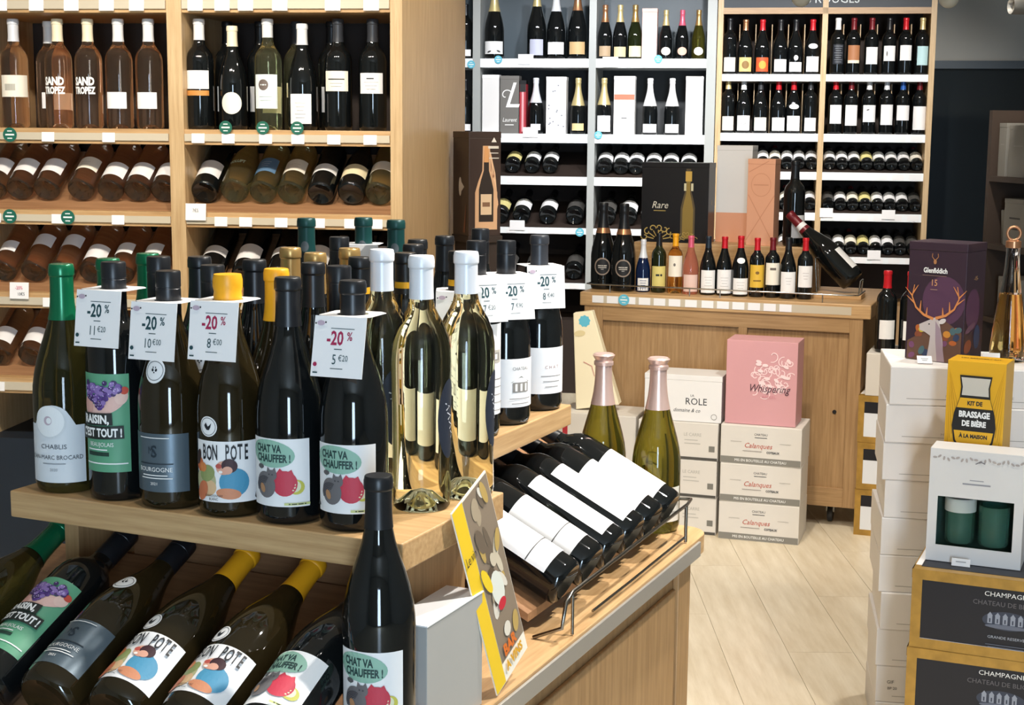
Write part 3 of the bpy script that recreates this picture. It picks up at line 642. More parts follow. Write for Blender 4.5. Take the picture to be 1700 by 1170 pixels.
# ---- rose and white-wine rack
lu = empty('wine_rack', FL.m); tag(lu, 'tall oak wine rack of rosé and white wines with wide side panel', 'wine rack')
boxpart('upright', 'oak_z', lu, (0, .033, 0, .45, 0, 2.4), .001)
boxpart('side_panel', 'oak_z', lu, (.004, .032, .45, 1.10, 0, 2.4), .001)
boxpart('upright', 'oak_z', lu, (-.618, -.576, 0, .45, 0, 2.4), .001)
boxpart('upright', 'oak_z', lu, (-1.236, -1.194, 0, .45, 0, 2.4), .001)
boxpart('back_panel', 'dark_back', lu, (-1.194, -.618, .43, .45, .6, 2.4)); boxpart('back_panel', 'dark_back', lu, (-.576, 0, .43, .45, .6, 2.4))
boxpart('base_cabinet', 'navy_base', lu, (-1.194, -.618, .03, .45, 0, .60)); boxpart('base_cabinet', 'navy_base', lu, (-.576, 0, .03, .45, 0, .60))
LZ = {1: (1.445, 1.487), 2: (1.219, 1.260), 3: (.983, 1.026), 4: (.737, .782), 0: (1.800, 1.845)}
tags_l = {0: ([-1.09, -.985, -.885, -.785, -.70], [-.535, -.46, -.395, -.30, -.155, -.05]), 1: ([-1.145, -.965, -.79], [-.535, -.45, -.345, -.255, -.155, -.055]),
          2: ([-1.13, -.945, -.77], [-.475, -.405, -.305, -.20, -.11, -.04]), 3: ([-.98, -.80], [-.45, -.25, -.10]), 4: ([-1.14, -.85], [-.4, -.2])}
for lv, (z0, z1) in LZ.items():
    for bi, (x0, x1) in enumerate(((-1.194, -.618), (-.576, 0))):
        s_ = boxpart('shelf', 'oak_x', lu, (x0, x1, .004, .43, z0, z1), .001)
        boxpart('price_rail', 'rail_beige', s_, (x0+.002, x1-.002, -.002, .0045, z0+.010, z1-.012))
        for x in tags_l[lv][bi]: tag_on(s_, x, -.0025, (z0+z1)/2-.003, .042 if lv == 0 else .036, .030 if lv == 0 else .026, -4)
        if lv in (2, 3, 4): slope('rack_board', 'brown_x', s_, 'y', x0+.002, x1-.002, .045, z1+.002, .29, z1+.158, .01)
for x, lv in [(-1.075, 1), (-1.085, 2), (-.915, 2)]: round_tag(lu, x, -.0045, sum(LZ[lv])/2+.002, .020, 'badge_green')
for x in (-.456, -.352, -.256): round_tag(lu, x, -.0045, LZ[1][1]+.006, .018, 'badge_green')
tag_on(lu, -.545, -.006, 1.262, .058, .046, -6, name='price_card'); tag_on(lu, -1.065, -.006, 1.033, .056, .046, -6, name='price_card')
flat_print(lu, [('#d05a78', s_text('-20%', 0, .008, .014, .8)), (INK, s_text('10€5', .006, -.010, .013, .8))], Matrix.Translation((-1.065, -.0085, 1.033)))
flat_print(lu, [('#8c8c8e', s_text('7€5', 0, .004, .013, .8))], Matrix.Translation((-.545, -.0085, 1.262)))
TROPEZ = Sku('bordeaux', 'rose_wine', 'cap_ivory', [dict(disc=(0, .115, .0001, .0001), m='paper', name='label', art=[(WHT, s_text('SAND', 0, .128, .030, .72, 0, .05)), (WHT, s_text('TROPEZ', 0, .103, .026, .62, 0, .05))])])
ROSE1 = plain('bordeaux', 'rose_wine', 'cap_white', 'paper', .055, .100, .060)
ROSE0 = plain('bordeaux', 'rose_wine', 'cap_silver', 'paper_warm', .085, .145, .085, [('#b9b4a8', s_rect(-.012, .112, .030, .018))] )
row = [(ROSE0, -1.085, 20, 'rosé bottle with silver capsule and wide cream label on the rack'), (TROPEZ, -.956, 0, 'hand-lettered rosé bottle next to the silver-capsuled rosé'), (TROPEZ, -.868, 0, 'hand-lettered rosé bottle next to the blank white label rosé'),
       (ROSE1, -.780, 4, 'rosé bottle with white capsule and blank white label, beside the hand-lettered rosé'), (ROSE1, -.693, 4, 'rosé bottle with white capsule and blank white label, beside the rack post')]
for sk, x, sp, lb in row: put(sk, FL.at(x, .062, 1.487, sp), lb)
put(ROSE1, FL.at(-1.025, .160, 1.487, 30), 'rosé bottle standing in the rear between silver-capsuled and hand-lettered bottles')
W1 = Sku('bordeaux', 'black_glass', 'cap_white', [dict(z0=.110, z1=.160, w=.070, m='paper'), dict(z0=.092, z1=.106, w=.070, m='#c98a45')], seg=28, zc=.243)
W2 = Sku('burgundy', 'black_glass', 'cap_ivory', [dict(disc=(.004, .075, .030, .031), m='paper_warm', name='label')], seg=28, k=.96)
W3 = plain('bordeaux', 'pale_green_wine', 'cap_white', '#e3ecea', .058, .150, .068, [('#6a5e58', s_disc(-.006, .122, .014, .015, 0, 20)), ('#e3ecea', s_rect(-.006, .122, .016, .003))] + lines_text('#9fb0ac', 0, .09, .035, 2, .010), seg=28, zc=.250)
W4 = plain('burgundy', 'black_glass', 'cap_white', 'paper', .018, .100, .064, lines_text('#a09c94', 0, .075, .030, 5, .010), seg=28, k=.98)
W5 = plain('bordeaux', 'black_glass', 'cap_grey', 'paper_warm', .106, .160, .070, [(INK, s_rect(0, .138, .046, .003))] + lines_text('#a09c94', 0, .127, .035, 2, .008), seg=28)
W6 = plain('bordeaux', 'black_glass', 'cap_grey', 'paper', .100, .155, .070, [(INK, s_rect(-.002, .140, .020, .003))] + lines_text('#b4b0a8', 0, .130, .04, 3, .009), seg=28)
for sk, x, lb in [(W1, -.548, 'dark bottle with white capsule and orange band below its label'), (W2, -.454, 'dark bottle with ivory capsule and round cream label on the rack'), (W3, -.354, 'pale green bottle with white capsule and round seal on its label'),
                  (W4, -.257, 'dark sloping-shoulder bottle with white capsule and tall white label'), (W5, -.157, 'dark bottle with grey capsule and dark line across cream label'), (W6, -.061, 'dark bottle with grey capsule beside the wide wooden panel')]:
    put(sk, FL.at(x, .062, 1.487, 4), lb)
OLV = plain('bordeaux', 'pale_green_wine', 'cap_grey', 'paper_cream', .09, .13, .06)
DRK = plain('bordeaux', 'black_glass', 'cap_black', 'paper', .05, .12, .06)
for sk, x, lb in [(DRK, -.50, 'dark bottle in the second row behind the orange-banded bottle'), (DRK, -.405, 'dark bottle in the second row beside the ivory-capsuled bottle'), (OLV, -.300, 'greenish bottle in the second row behind the round-seal bottle'), (DRK, -.20, 'dark bottle in the second row between the grey-capsuled bottles')]:
    put(sk, FL.at(x, .165, 1.487, 10), lb)
# lying rows
LIE = {}
def lieL(sk, x, lv, lb, roll=0, group=None):
    zt = LZ[lv][1]; a = FL.p(0, .245, .156) - FL.p(0, 0, 0); r_ = PROF[sk.shape][0][6][0]*sk.k
    put(sk, lying(FL.p(x, .052, zt+.008+r_*1.19), a, roll=roll), lb, group=group)
LR = plain('bordeaux', 'rose_wine', 'cap_white', 'paper', .045, .105, .088); LRC = plain('bordeaux', 'rose_wine', 'cap_silver', 'paper_warm', .060, .115, .088, lines_text('#b4aa98', 0, .09, .03, 2, .01))
LC = plain('bordeaux', 'rose_wine', 'cap_white', 'paper', .030, .090, .090)
gp = 'lying rosé bottles on the upper sloping shelf'
for i, (x, sk) in enumerate([(-1.160, LR), (-1.083, LR), (-1.002, LR), (-.901, LRC), (-.814, LC), (-.736, LC), (-.658, LC)]):
    lieL(sk, x, 2, 'rosé bottle lying on the upper sloping shelf, %s from the middle rack post' % ORD[6-i], -8)
VOL = Sku('burgundy', 'pale_green_wine', 'cap_grey', [dict(disc=(0, .09, .0001, .0001), m='paper', name='label', art=[('#cfe0c4', s_text('VOLUPT', 0, .095, .018, .7, 0, .03))])], k=.98)
LB1 = plain('bordeaux', 'black_glass', 'cap_black', 'paper', .040, .105, .094); LBL = plain('bordeaux', 'pale_green_wine', 'cap_navy', '#5b7c9c', .055, .120, .070, lines_text('#c9d6df', 0, .10, .03, 3, .01))
LCR = plain('bordeaux', 'pale_green_wine', 'cap_white', 'paper_warm', .060, .115, .080, lines_text('#b4aa98', 0, .09, .04, 3, .01)); LB2 = plain('bordeaux', 'black_glass', 'cap_grey', 'paper', .062, .095, .094); LB3 = plain('burgundy', 'black_glass', 'cap_black', 'paper_cream', .045, .095, .10, k=.95)
LB4 = plain('bordeaux', 'pale_green_wine', 'cap_grey', 'paper_warm', .07, .11, .080)
for x, sk, lb in [(-.540, LB1, 'dark lying bottle with large white label behind the shelf price card'), (-.455, VOL, 'pale green lying bottle with white lettering printed on the glass'), (-.373, LBL, 'pale green lying bottle with a blue label'), (-.293, LCR, 'pale lying bottle with cream label next to the blue-label one'),
                  (-.208, LB2, 'dark lying bottle with narrow white label next to the pale cream-label one'), (-.122, LB3, 'dark lying bottle with white label and curved top, near rack end'), (-.045, LB4, 'pale lying bottle squeezed against the rack end panel')]:
    lieL(sk, x, 2, lb, -8)
LR3 = plain('bordeaux', 'rose_wine', 'cap_white', 'paper', .085, .135, .080)
for i, x in enumerate([-1.140, -1.050, -.962, -.875, -.790, -.705]):
    lieL(LC if i in (3,) else (LR3 if i in (1, 2) else ROSE1), x, 3, 'rosé bottle lying on the lower sloping shelf, %s from the middle rack post' % ORD[5-i], -8)
for i, x in enumerate([-.530, -.43, -.33, -.23, -.13, -.045]):
    lieL(LB1 if i % 2 else LB2, x, 3, 'dark bottle lying on the lower sloping shelf, %s from the rack end panel' % ORD[5-i], -8)
for i, x in enumerate([-1.165, -1.068, -.965, -.86, -.75]):
    lieL(LC, x, 4, 'rosé bottle lying on the lowest sloping shelf, %s from the middle rack post' % ORD[4-i], -10)

# ---- back racks: white champagne rack and oak red-wine rack
cu = empty('champagne_rack', FR.m); tag(cu, 'white-framed rack of champagne bottles and gift boxes', 'wine rack')
ru = empty('red_wine_rack', FR.m); tag(ru, 'oak rack of red wines under a dark lettered sign', 'wine rack')
CX = [(-1.97, -1.350), (-1.308, -.700), (-.660, -.056)]
CZ = [(1.829, 1.878), (1.416, 1.466), (1.182, 1.229), (.909, .943), (.60, .632)]
for x0, x1 in [(-1.350, -1.308), (-.700, -.660), (-.056, -.004)]: boxpart('upright', 'white_frame', cu, (x0, x1, 0, .42, 0, 2.35), .001)
for bi, (x0, x1) in enumerate(CX):
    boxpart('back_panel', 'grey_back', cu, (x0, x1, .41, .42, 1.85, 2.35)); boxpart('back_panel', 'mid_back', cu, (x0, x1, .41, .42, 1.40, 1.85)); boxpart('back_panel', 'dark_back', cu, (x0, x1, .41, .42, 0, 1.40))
    boxpart('base_panel', 'dark_back', cu, (x0, x1, .03, .41, 0, .42))
    for z0, z1 in CZ:
        s_ = boxpart('shelf', 'white_shelf', cu, (x0, x1, .002, .41, z0, z1), .001)
        for i in range(5): tag_on(s_, x0 + (x1-x0)*(i+.5)/5, .0015, (z0+z1)/2, .05, .028)
        if z1 < 1.3: slope('rack_board', 'dark_back', s_, 'y', x0, x1, .03, z1+.002, .38, z1+.132, .01)
RX = [(.030, .555), (.585, 1.120)]
RZ = [(1.759, 1.797), (1.437, 1.480), (1.231, 1.273), (1.010, 1.052), (.781, .814)]
for x0, x1 in [(0, .030), (.555, .585), (1.120, 1.150)]: boxpart('upright', 'oak_z', ru, (x0, x1, 0, .42, 0, 2.42), .001)
hd = boxpart('sign_board', 'navy_base', ru, (.03, 1.12, .004, .03, 2.149, 2.40)); boxpart('sign_rail', 'tan_x', ru, (.03, 1.12, 0, .035, 2.116, 2.149))
flat_print(hd, [('#cfd6da', s_text('LES ROUGES', .575, 2.192, .062, 1.0))], Matrix.Translation((0, .003, 0)), 'lettering')
for bi, (x0, x1) in enumerate(RX):
    boxpart('back_panel', 'dark_back', ru, (x0, x1, .41, .42, .3, 2.40)); boxpart('base_panel', 'tan_z', ru, (x0, x1, .03, .41, 0, .55))
    for li, (z0, z1) in enumerate(RZ):
        s_ = boxpart('shelf', 'white_shelf', ru, (x0, x1, .002, .41, z0, z1), .001)
        for i in range(6): tag_on(s_, x0 + (x1-x0)*(i+.5)/6, .0015, (z0+z1)/2, .06, .030)
        if z1 < 1.4: slope('rack_board', 'dark_back', s_, 'y', x0, x1, .03, z1+.002, .33, z1+.105, .01)
    for li, zt in ((0, 1.797), (1, 1.480)):
        for i in range(1, 6): boxpart('divider', 'oak_z', ru, (x0 + (x1-x0)*i/6 - .002, x0 + (x1-x0)*i/6 + .002, .10, .40, zt, zt+.27))
tag_on(ru, .615, -.004, 1.055, .07, .05, name='price_card'); tag_on(ru, .945, -.004, 1.050, .07, .05, name='price_card'); tag_on(ru, .878, -.004, .83, .07, .05, name='price_card')
def bk(shape, glass, cap, m, z0, z1, w=.07, art=None, **kw): return plain(shape, glass, cap, m, z0, z1, w, art, seg=16, **kw)
B = 'black_glass'
reds1 = [(bk('bordeaux', B, 'cap_black', 'paper_warm', .014, .09), 'black capsule and plain cream label'), (bk('burgundy', B, 'cap_copper', '#d9bd7c', .014, .09, .074, [('#8a6a3a', s_disc(0, .05, .020, .022, 0, 14))]), 'ochre patterned label'), (bk('burgundy', B, 'cap_red', '#c9552c', .014, .09, .074, [('#e0a040', s_disc(0, .05, .020, .022, 0, 14))]), 'orange-red label'),
         (bk('burgundy', B, 'cap_black', 'paper', .014, .080, .074), 'black capsule, next to the orange label'), (Sku('burgundy', B, 'cap_black', [dict(z0=.014, z1=.065, w=.074, m='paper'), dict(disc=(0, .088, .012, .014), m='paper')], seg=16), 'white label and small round seal'), (Sku('burgundy', B, 'cap_red', [dict(z0=.014, z1=.095, w=.074, m='paper'), dict(disc=(0, .150, .026, .014), m='paper')], seg=16), 'white label and white collar')]
reds1b = [(bk('bordeaux', B, 'cap_white', '#20242c', .055, .16, .06, lines_text('#aeb4c0', 0, .15, .045, 8, .012)), 'white capsule and grey lettering on black'), (bk('bordeaux', B, 'cap_darkred', '#a8714c', .06, .155, .07, [('#e9dfc8', s_rect(0, .068, .068, .016))]), 'copper-coloured label'), (bk('bordeaux', B, 'cap_darkred', 'paper', .055, .145, .068), 'dark red capsule and white label'),
          (bk('bordeaux', B, 'cap_black', 'paper', .072, .152, .068, [('#7a7a7a', s_disc(-.015, .11, .004, .014, 0, 10))]), 'black capsule and square white label'), (bk('bordeaux', B, 'cap_red', 'paper', .075, .155, .068), 'bright red capsule and square white label'), (bk('bordeaux', B, 'cap_lgold', '#b9dbe0', .05, .15, .062), 'pale blue label')]
reds2 = [(bk('bordeaux', B, 'cap_lgold', 'paper_warm', .014, .09), 'pale gold capsule'), (bk('burgundy', B, 'cap_silver', 'paper', .014, .095, .078, [('#6a6a6e', s_line([(-.015, .05), (-.005, .06), (.0, .045), (.012, .055)], .003))]), 'scribbled drawing on its label'), (bk('burgundy', B, 'cap_grey', 'paper_warm', .014, .085, .074), 'grey capsule and cream label'),
         (bk('burgundy', B, 'cap_red', 'paper', .014, .085, .078), 'round red capsule top'), (Sku('burgundy', B, 'cap_red', [dict(z0=.014, z1=.095, w=.080, m='paper'), dict(disc=(0, .145, .028, .014), m='paper')], seg=16), 'red capsule and white collar'), (bk('bordeaux', B, 'cap_grey', 'paper', .014, .085), 'grey capsule beside the middle post')]
reds2b = [(bk('bordeaux', B, 'cap_red', 'paper', .055, .155), 'bright red capsule beside the middle post'), (bk('bordeaux', B, 'cap_darkred', 'paper', .045, .155, .074), 'dark red capsule and tall white label'), (bk('bordeaux', B, 'cap_white', 'paper', .065, .155, .078, [('#5a5a5c', s_disc(-.01, .13, .008, .004, 20, 10))]), 'white capsule and ship drawing on label'),
          (bk('bordeaux', B, 'cap_silver', 'paper', .05, .158, .074), 'silver capsule'), (bk('bordeaux', B, 'cap_blue', 'paper', .075, .155, .078), 'blue capsule'), (bk('bordeaux', B, 'cap_darkred', 'paper', .025, .15, .08), 'dark red capsule beside the end post')]
xa = [.066, .150, .241, .338, .419, .509]; xb = [.643, .726, .821, .913, .998, 1.085]
for lst, xs, zt, sh in [(reds1, xa, 1.797, 'top'), (reds1b, xb, 1.797, 'top'), (reds2, xa, 1.480, 'second'), (reds2b, xb, 1.480, 'second')]:
    for (sk, d), x in zip(lst, xs): put(sk, FR.at(x, .055, zt, 6), 'red wine with %s, %s shelf of red-wine rack' % (d, sh))
def lieR(sk, x, zt, lb, dz=.105, roll=-6):
    a = FR.p(0, .30, dz) - FR.p(0, 0, 0); r_ = PROF[sk.shape][0][7 if sk.shape == 'champagne' else 6][0]*sk.k
    put(sk, lying(FR.p(x, .040, zt+.008+r_*1.06), a, roll=roll), lb)
LY = {q: bk('bordeaux', B, c, m, .035, .14, .095, k=.865) for q, c, m in [('w', 'cap_black', 'paper'), ('y', 'cap_black', '#e2d690'), ('c', 'cap_darkred', 'paper_warm'), ('d', 'cap_black', '#4d4b48')]}
nm = {'w': 'white', 'y': 'yellow', 'c': 'cream', 'd': 'dark', 'b': 'white'}
xl = [.625 + .0660*i for i in range(8)]; xm = [.068 + .0655*i for i in range(8)]
for zt, sh, pa, pb in [(1.273, 'third', 'wcwwcwww', 'wwwywwwc'), (1.052, 'fourth', 'cwwdwcww', 'dwcywwwd'), (.814, 'lowest', 'wwcwdwww', 'dwcywwdd')]:
    for i, x in enumerate(xm): lieR(LY[pa[i]], x, zt, 'lying red wine showing %s label, %s shelf, %s before middle oak post' % (nm[pa[i]], sh, ORD[7-i]))
    for i, x in enumerate(xl): lieR(LY[pb[i]], x, zt, 'lying red wine showing %s label, %s shelf, %s from oak end post' % (nm[pb[i]], sh, ORD[7-i]))
# champagne rack contents
def champ(glass, cap, m, z0=.02, z1=.08, w=.078, k=1.0, foil=.215, art=None, disc=None):
    L = [dict(disc=disc, m=m, name='label')] if disc else [dict(z0=z0, z1=z1, w=w, m=m, art=art)]
    return Sku('champagne', glass, cap, L, style='foil', zc=foil, seg=16, k=k)
c1 = [(champ(B, 'cap_lgold', 'paper', .02, .075, .095, 1.26, .205, [('#4a4a4a', s_disc(-.02, .03, .010, .004, 20, 8)), ('#4a4a4a', s_disc(.022, .032, .010, .004, -20, 8))]), -1.239, 'tall champagne with pale gold foil and white label, alone by the frame post'),
      (champ(B, 'cap_lgold', '#b9bcd0', .015, .085, .064, 1.24, .230), -.999, 'champagne with gold foil and silver-blue striped label'), (champ(B, 'cap_silver', 'paper', .02, .075, .086, 1.20), -.891, 'champagne with silver foil and white label'), (champ(B, 'cap_copper', '#c9a878', .02, .075, .078, 1.22), -.772, 'champagne with bronze foil and tan label'),
      (champ(B, 'cap_copper', '#b39a7c', .015, .075, .074, .93), -.618, 'champagne with bronze foil beside the white post'), (champ(B, 'cap_lgold', '#cfc39a', .012, .07, .078, .93), -.535, 'champagne with pale foil and beige label'), (champ('green_glass', 'cap_gold', '#efe4b4', .012, .075, .080, .93), -.452, 'champagne with gold foil and pale yellow label beside the pink box'),
      (champ(B, 'cap_lgold', 'paper_warm', k=.84, disc=(0, .050, .032, .026)), -.283, 'round-shouldered champagne with oval cream label'), (champ(B, 'cap_pink', '#eeb7a4', k=.84, disc=(0, .050, .032, .026)), -.194, 'champagne with pink foil and oval pink label'), (champ('olive_glass', 'cap_gold', 'paper_warm', k=.84, disc=(0, .050, .032, .026)), -.105, 'clear olive champagne with gold foil and oval label')]
for sk, x, lb in c1: put(sk, FR.at(x, .060, 1.878, 6), lb, name='champagne_bottle')
c2 = [(champ(B, 'cap_silver', 'paper', .02, .055, .06, .98, .175), -1.000, 'champagne with silver foil beside the red-edged box'), (champ(B, 'cap_lgold', 'paper', .015, .105, .086, .98, .165), -.617, 'champagne with cream foil and large square white label'),
      (champ(B, 'cap_white', 'paper', .012, .06, .09, .98, .160), -.362, 'champagne with white foil next to the red-banded box'), (champ(B, 'cap_white', 'paper', .012, .06, .09, .98, .160), -.240, 'champagne with white foil next to the plain white box'), (champ(B, 'cap_lgold', '#e7cf98', .02, .06, .074, .98, .160), -.762, 'champagne with gold foil and gold label by floral box')]
for sk, x, lb in c2: put(sk, FR.at(x, .062, 1.466, 6), lb, name='champagne_bottle')
def gift(fr, x0, x1, y0, y1, z0, z1, m, label, art=(), yaw=0, cat='gift box', name='gift_box', lid=None, side=()):
    e = empty(name, fr.at((x0+x1)/2, (y0+y1)/2, z0, yaw)); w, d, h = x1-x0, y1-y0, z1-z0
    tag(e, label, cat)
    boxpart('carton', m, e, (-w/2, w/2, -d/2, d/2, 0, h - (.02 if lid else 0)), .0012)
    if lid: boxpart('lid', lid, e, (-w/2-.0008, w/2+.0008, -d/2-.0008, d/2+.0008, h-.02, h), .0012)
    if art: flat_print(e, list(art), Matrix.Translation((0, -d/2, 0)))
    if side: flat_print(e, list(side), Matrix.Translation((w/2, 0, 0)) @ Matrix.Rotation(R(90), 4, 'Z'))
    return e
mat('grey_board', srgb('#6f6c68'), .4); mat('red_board', srgb('#a8323c'), .4); mat('pink_board', srgb('#e9bfb6'), .45)
gift(FR, -1.300, -1.205, .03, .12, 1.466, 1.790, 'gift_white', 'tall plain white gift box beside the grey L box', lid='paper')
gift(FR, -1.198, -1.092, .03, .12, 1.466, 1.785, 'grey_board', 'grey gift box with a large white letter L', [(WHT, s_text('L', .010, .205, .20, .9, .35)), (WHT, s_text('Laurent', 0, .075, .032, .8, .3)), (WHT, s_rect(0, .048, .05, .004)), (WHT, s_curl(-.020, .21, .035, 40, .6, .005))], lid='grey_board')
gift(FR, -1.088, -1.052, .03, .11, 1.466, 1.760, 'red_board', 'narrow red and black gift box', [('#1d1a1c', s_rect(0, .26, .034, .06)), ('#e8a0a6', s_rect(0, .12, .012, .22))], lid='black_board')
gift(FR, -.938, -.826, .03, .12, 1.466, 1.780, 'gift_white', 'white gift box scattered with small grey flowers', [('#8d8f98', s_disc(random.uniform(-.045, .045), random.uniform(.03, .28), .005, .004, 0, 8)) for i in range(14)], lid='paper')
gift(FR, -.560, -.444, .03, .12, 1.466, 1.785, 'gift_white', 'white gift box with an orange-red band', [('#d9765c', s_rect(0, .205, .112, .030)), ('#77777a', s_rect(0, .09, .030, .006))], lid='paper')
gift(FR, -.165, -.070, .03, .12, 1.466, 1.785, 'gift_white', 'tall plain white gift box beside the oak rack', lid='paper')
gift(FR, -.412, -.330, .03, .12, 1.878, 2.150, 'pink_board', 'tall pale pink gift box on the top champagne shelf', [('#f3e9e4', s_rect(0, .09, .078, .17))], lid='pink_board')
LYC = {q: Sku('champagne', B, 'cap_black', [dict(z0=.035, z1=.115, w=.115, m=LY[q].labels[0]['m'])], style='foil', seg=18, k=1.02) for q in 'wyd'}; LYM = {q: Sku('champagne', B, 'cap_black', [dict(z0=.035, z1=.115, w=.115, m=LY[q].labels[0]['m'])], style='foil', seg=18, k=1.16) for q in 'wyd'}
for i, (x, m_) in enumerate([(-1.127, 'y'), (-1.018, 'w'), (-.915, 'w')]): lieR(LYC[m_], x, 1.229, 'lying champagne showing %s label, third shelf, %s from the frame post' % (nm[m_], ORD[2-i]))
for i, x in enumerate([-.607, -.516, -.432, -.335, -.24, -.14]): lieR(LYC['w'], x, 1.229, 'lying champagne with white label on third shelf, %s from oak rack' % ORD[5-i])
for i, (x, m_) in enumerate([(-1.197, 'y'), (-1.075, 'w'), (-.925, 'w'), (-.772, 'd')]): lieR(LYM[m_], x, .943, 'lying champagne showing %s label, fourth shelf, %s from the frame post' % (nm[m_], ORD[3-i]))
for i, x in enumerate([-.590, -.47, -.35, -.23]): lieR(LYM['d' if i == 0 else 'w'], x, .943, 'lying champagne on fourth shelf behind the counter display, %s from oak rack' % ORD[3-i])
for i, x in enumerate([-1.15, -1.0, -.772]): lieR(LYM['d'], x, .632, 'lying champagne on the lowest champagne shelf, %s from the frame post' % ORD[2-i])
for z, x, d in [(1.878, -1.400, 'top'), (1.466, -1.400, 'second')]: put(bk('bordeaux', B, 'cap_black', 'paper', .014, .05), FR.at(x, .055, z, 6), 'dark bottle on the %s shelf just beyond the champagne frame post' % d)
for x, z in [(-1.205, 1.872), (-1.358, 1.845), (-.640, 1.462), (-.318, 1.876)]: round_tag(cu, x, -.003, z, .022, 'badge_cyan')
round_tag(cu, -.735, -.003, .922, .024, 'badge_cyan')
for x, z in [(-1.02, 1.474), (-.58, 1.860), (-1.05, 1.874), (-1.09, .955)]: tag_on(cu, x, -.003, z, .085, .055, name='price_card')
# ================================================================ back counter
cz = .859
bc = empty('serving_counter', FC.m); tag(bc, 'oak counter on castors with panelled front and tagged top edge', 'counter')
boxpart('counter_top', 'oak_x', bc, (0, 1.132, 0, .62, .805, cz), .004)
cb = boxpart('carcass', 'tan_z', bc, (.018, 1.104, .022, .60, .080, .805), .001)
for x0, x1, z0, z1 in [(.018, .094, .08, .805), (.636, .670, .152, .750), (1.055, 1.104, .08, .805)]: boxpart('stile', 'tan_z', cb, (x0, x1, .006, .022, z0, z1), .001)
for z0, z1 in [(.08, .152), (.750, .805)]: boxpart('rail', 'tan_x', cb, (.094, 1.055, .006, .022, z0, z1), .001)
hole = MB().lathe([(0, 0), (.008, 0), (.008, .002), (0, .002)], 14); hole.v = [(a, -c, b) for a, b, c in hole.v]
ob('finger_hole', hole.mesh('finger_hole', 'black_board'), cb, Matrix.Translation((1.010, .0215, .445)))
for x in (.10, .55, 1.0):
    c_ = empty('castor', Matrix.Translation((x, .10, 0))); c_.parent = bc
    wh = MB().lathe([(0, -.010), (.030, -.010), (.032, -.006), (.032, .006), (.030, .010), (0, .010)], 18); wh.v = [(c, a, b + .032) for a, b, c in wh.v]
    ob('wheel', wh.mesh('wheel', 'cap_grey', smooth=40), c_); ob('fork', MB().box(-.016, .016, -.012, .012, .040, .080).mesh('fork', 'steel'), c_)
for x in [.075, .135, .205, .265, .325, .385, .450, .515, .575, .635, .695, .755, .815]: tag_on(bc, x, -.001, .833, .046, .028)
boxpart('price_rail', 'rail_beige', bc, (.06, 1.06, -.0006, .002, .818, .848))
round_tag(bc, .182, -.004, .835, .022, 'badge_cyan')
wire('wire_rail', bc, [(.02, .20, .862), (.02, .19, .888), (.02, .03, .890), (.05, .012, .890), (.5, .012, .890), (1.05, .012, .890), (1.08, .03, .890), (1.08, .22, .888)], .003, 'chrome')
for x in (.12, .44, .56, .95): wire('wire_post', bc, [(x, .012, .859), (x, .012, .889)], .0025, 'chrome')
boxpart('riser', 'oak_x', bc, (.14, .86, .28, .56, .859, 1.043), .003)
# items on the counter
def neckband(*a): return a
MAGN = Sku('champagne', 'black_glass', 'cap_black', [dict(disc=(0, .085, .030, .032), m='#8f7f72', name='emblem', art=[('#1a1a1c', s_disc(0, .085, .025, .027, 0, 24)), ('#b8b3ac', s_rect(0, .088, .032, .004)), ('#b8b3ac', s_rect(0, .081, .030, .003)), ('#b8b3ac', s_rect(0, .075, .010, .002))])], style='foil', zc=.215, seg=28, k=1.10, neck=(.205, .224, 'cap_copper'))
put(MAGN, FC.at(.048, .150, cz, 14), 'black sparkling bottle with round emblem at the counter end', name='champagne_bottle')
put(MAGN, FC.at(.147, .105, cz, 14), 'black sparkling bottle with round emblem beside the small blue bottle', name='champagne_bottle')
def half(shape, glass, cap, m, z0, z1, w=.072, k=.78, art=None, **kw): return plain(shape, glass, cap, m, z0, z1, w, art, k=k, seg=20, **kw)
dots = lambda z: [(INK, s_rect(-.006, z, .018, .010)), (INK, s_disc(.012, z, .006, .006, 0, 10))]
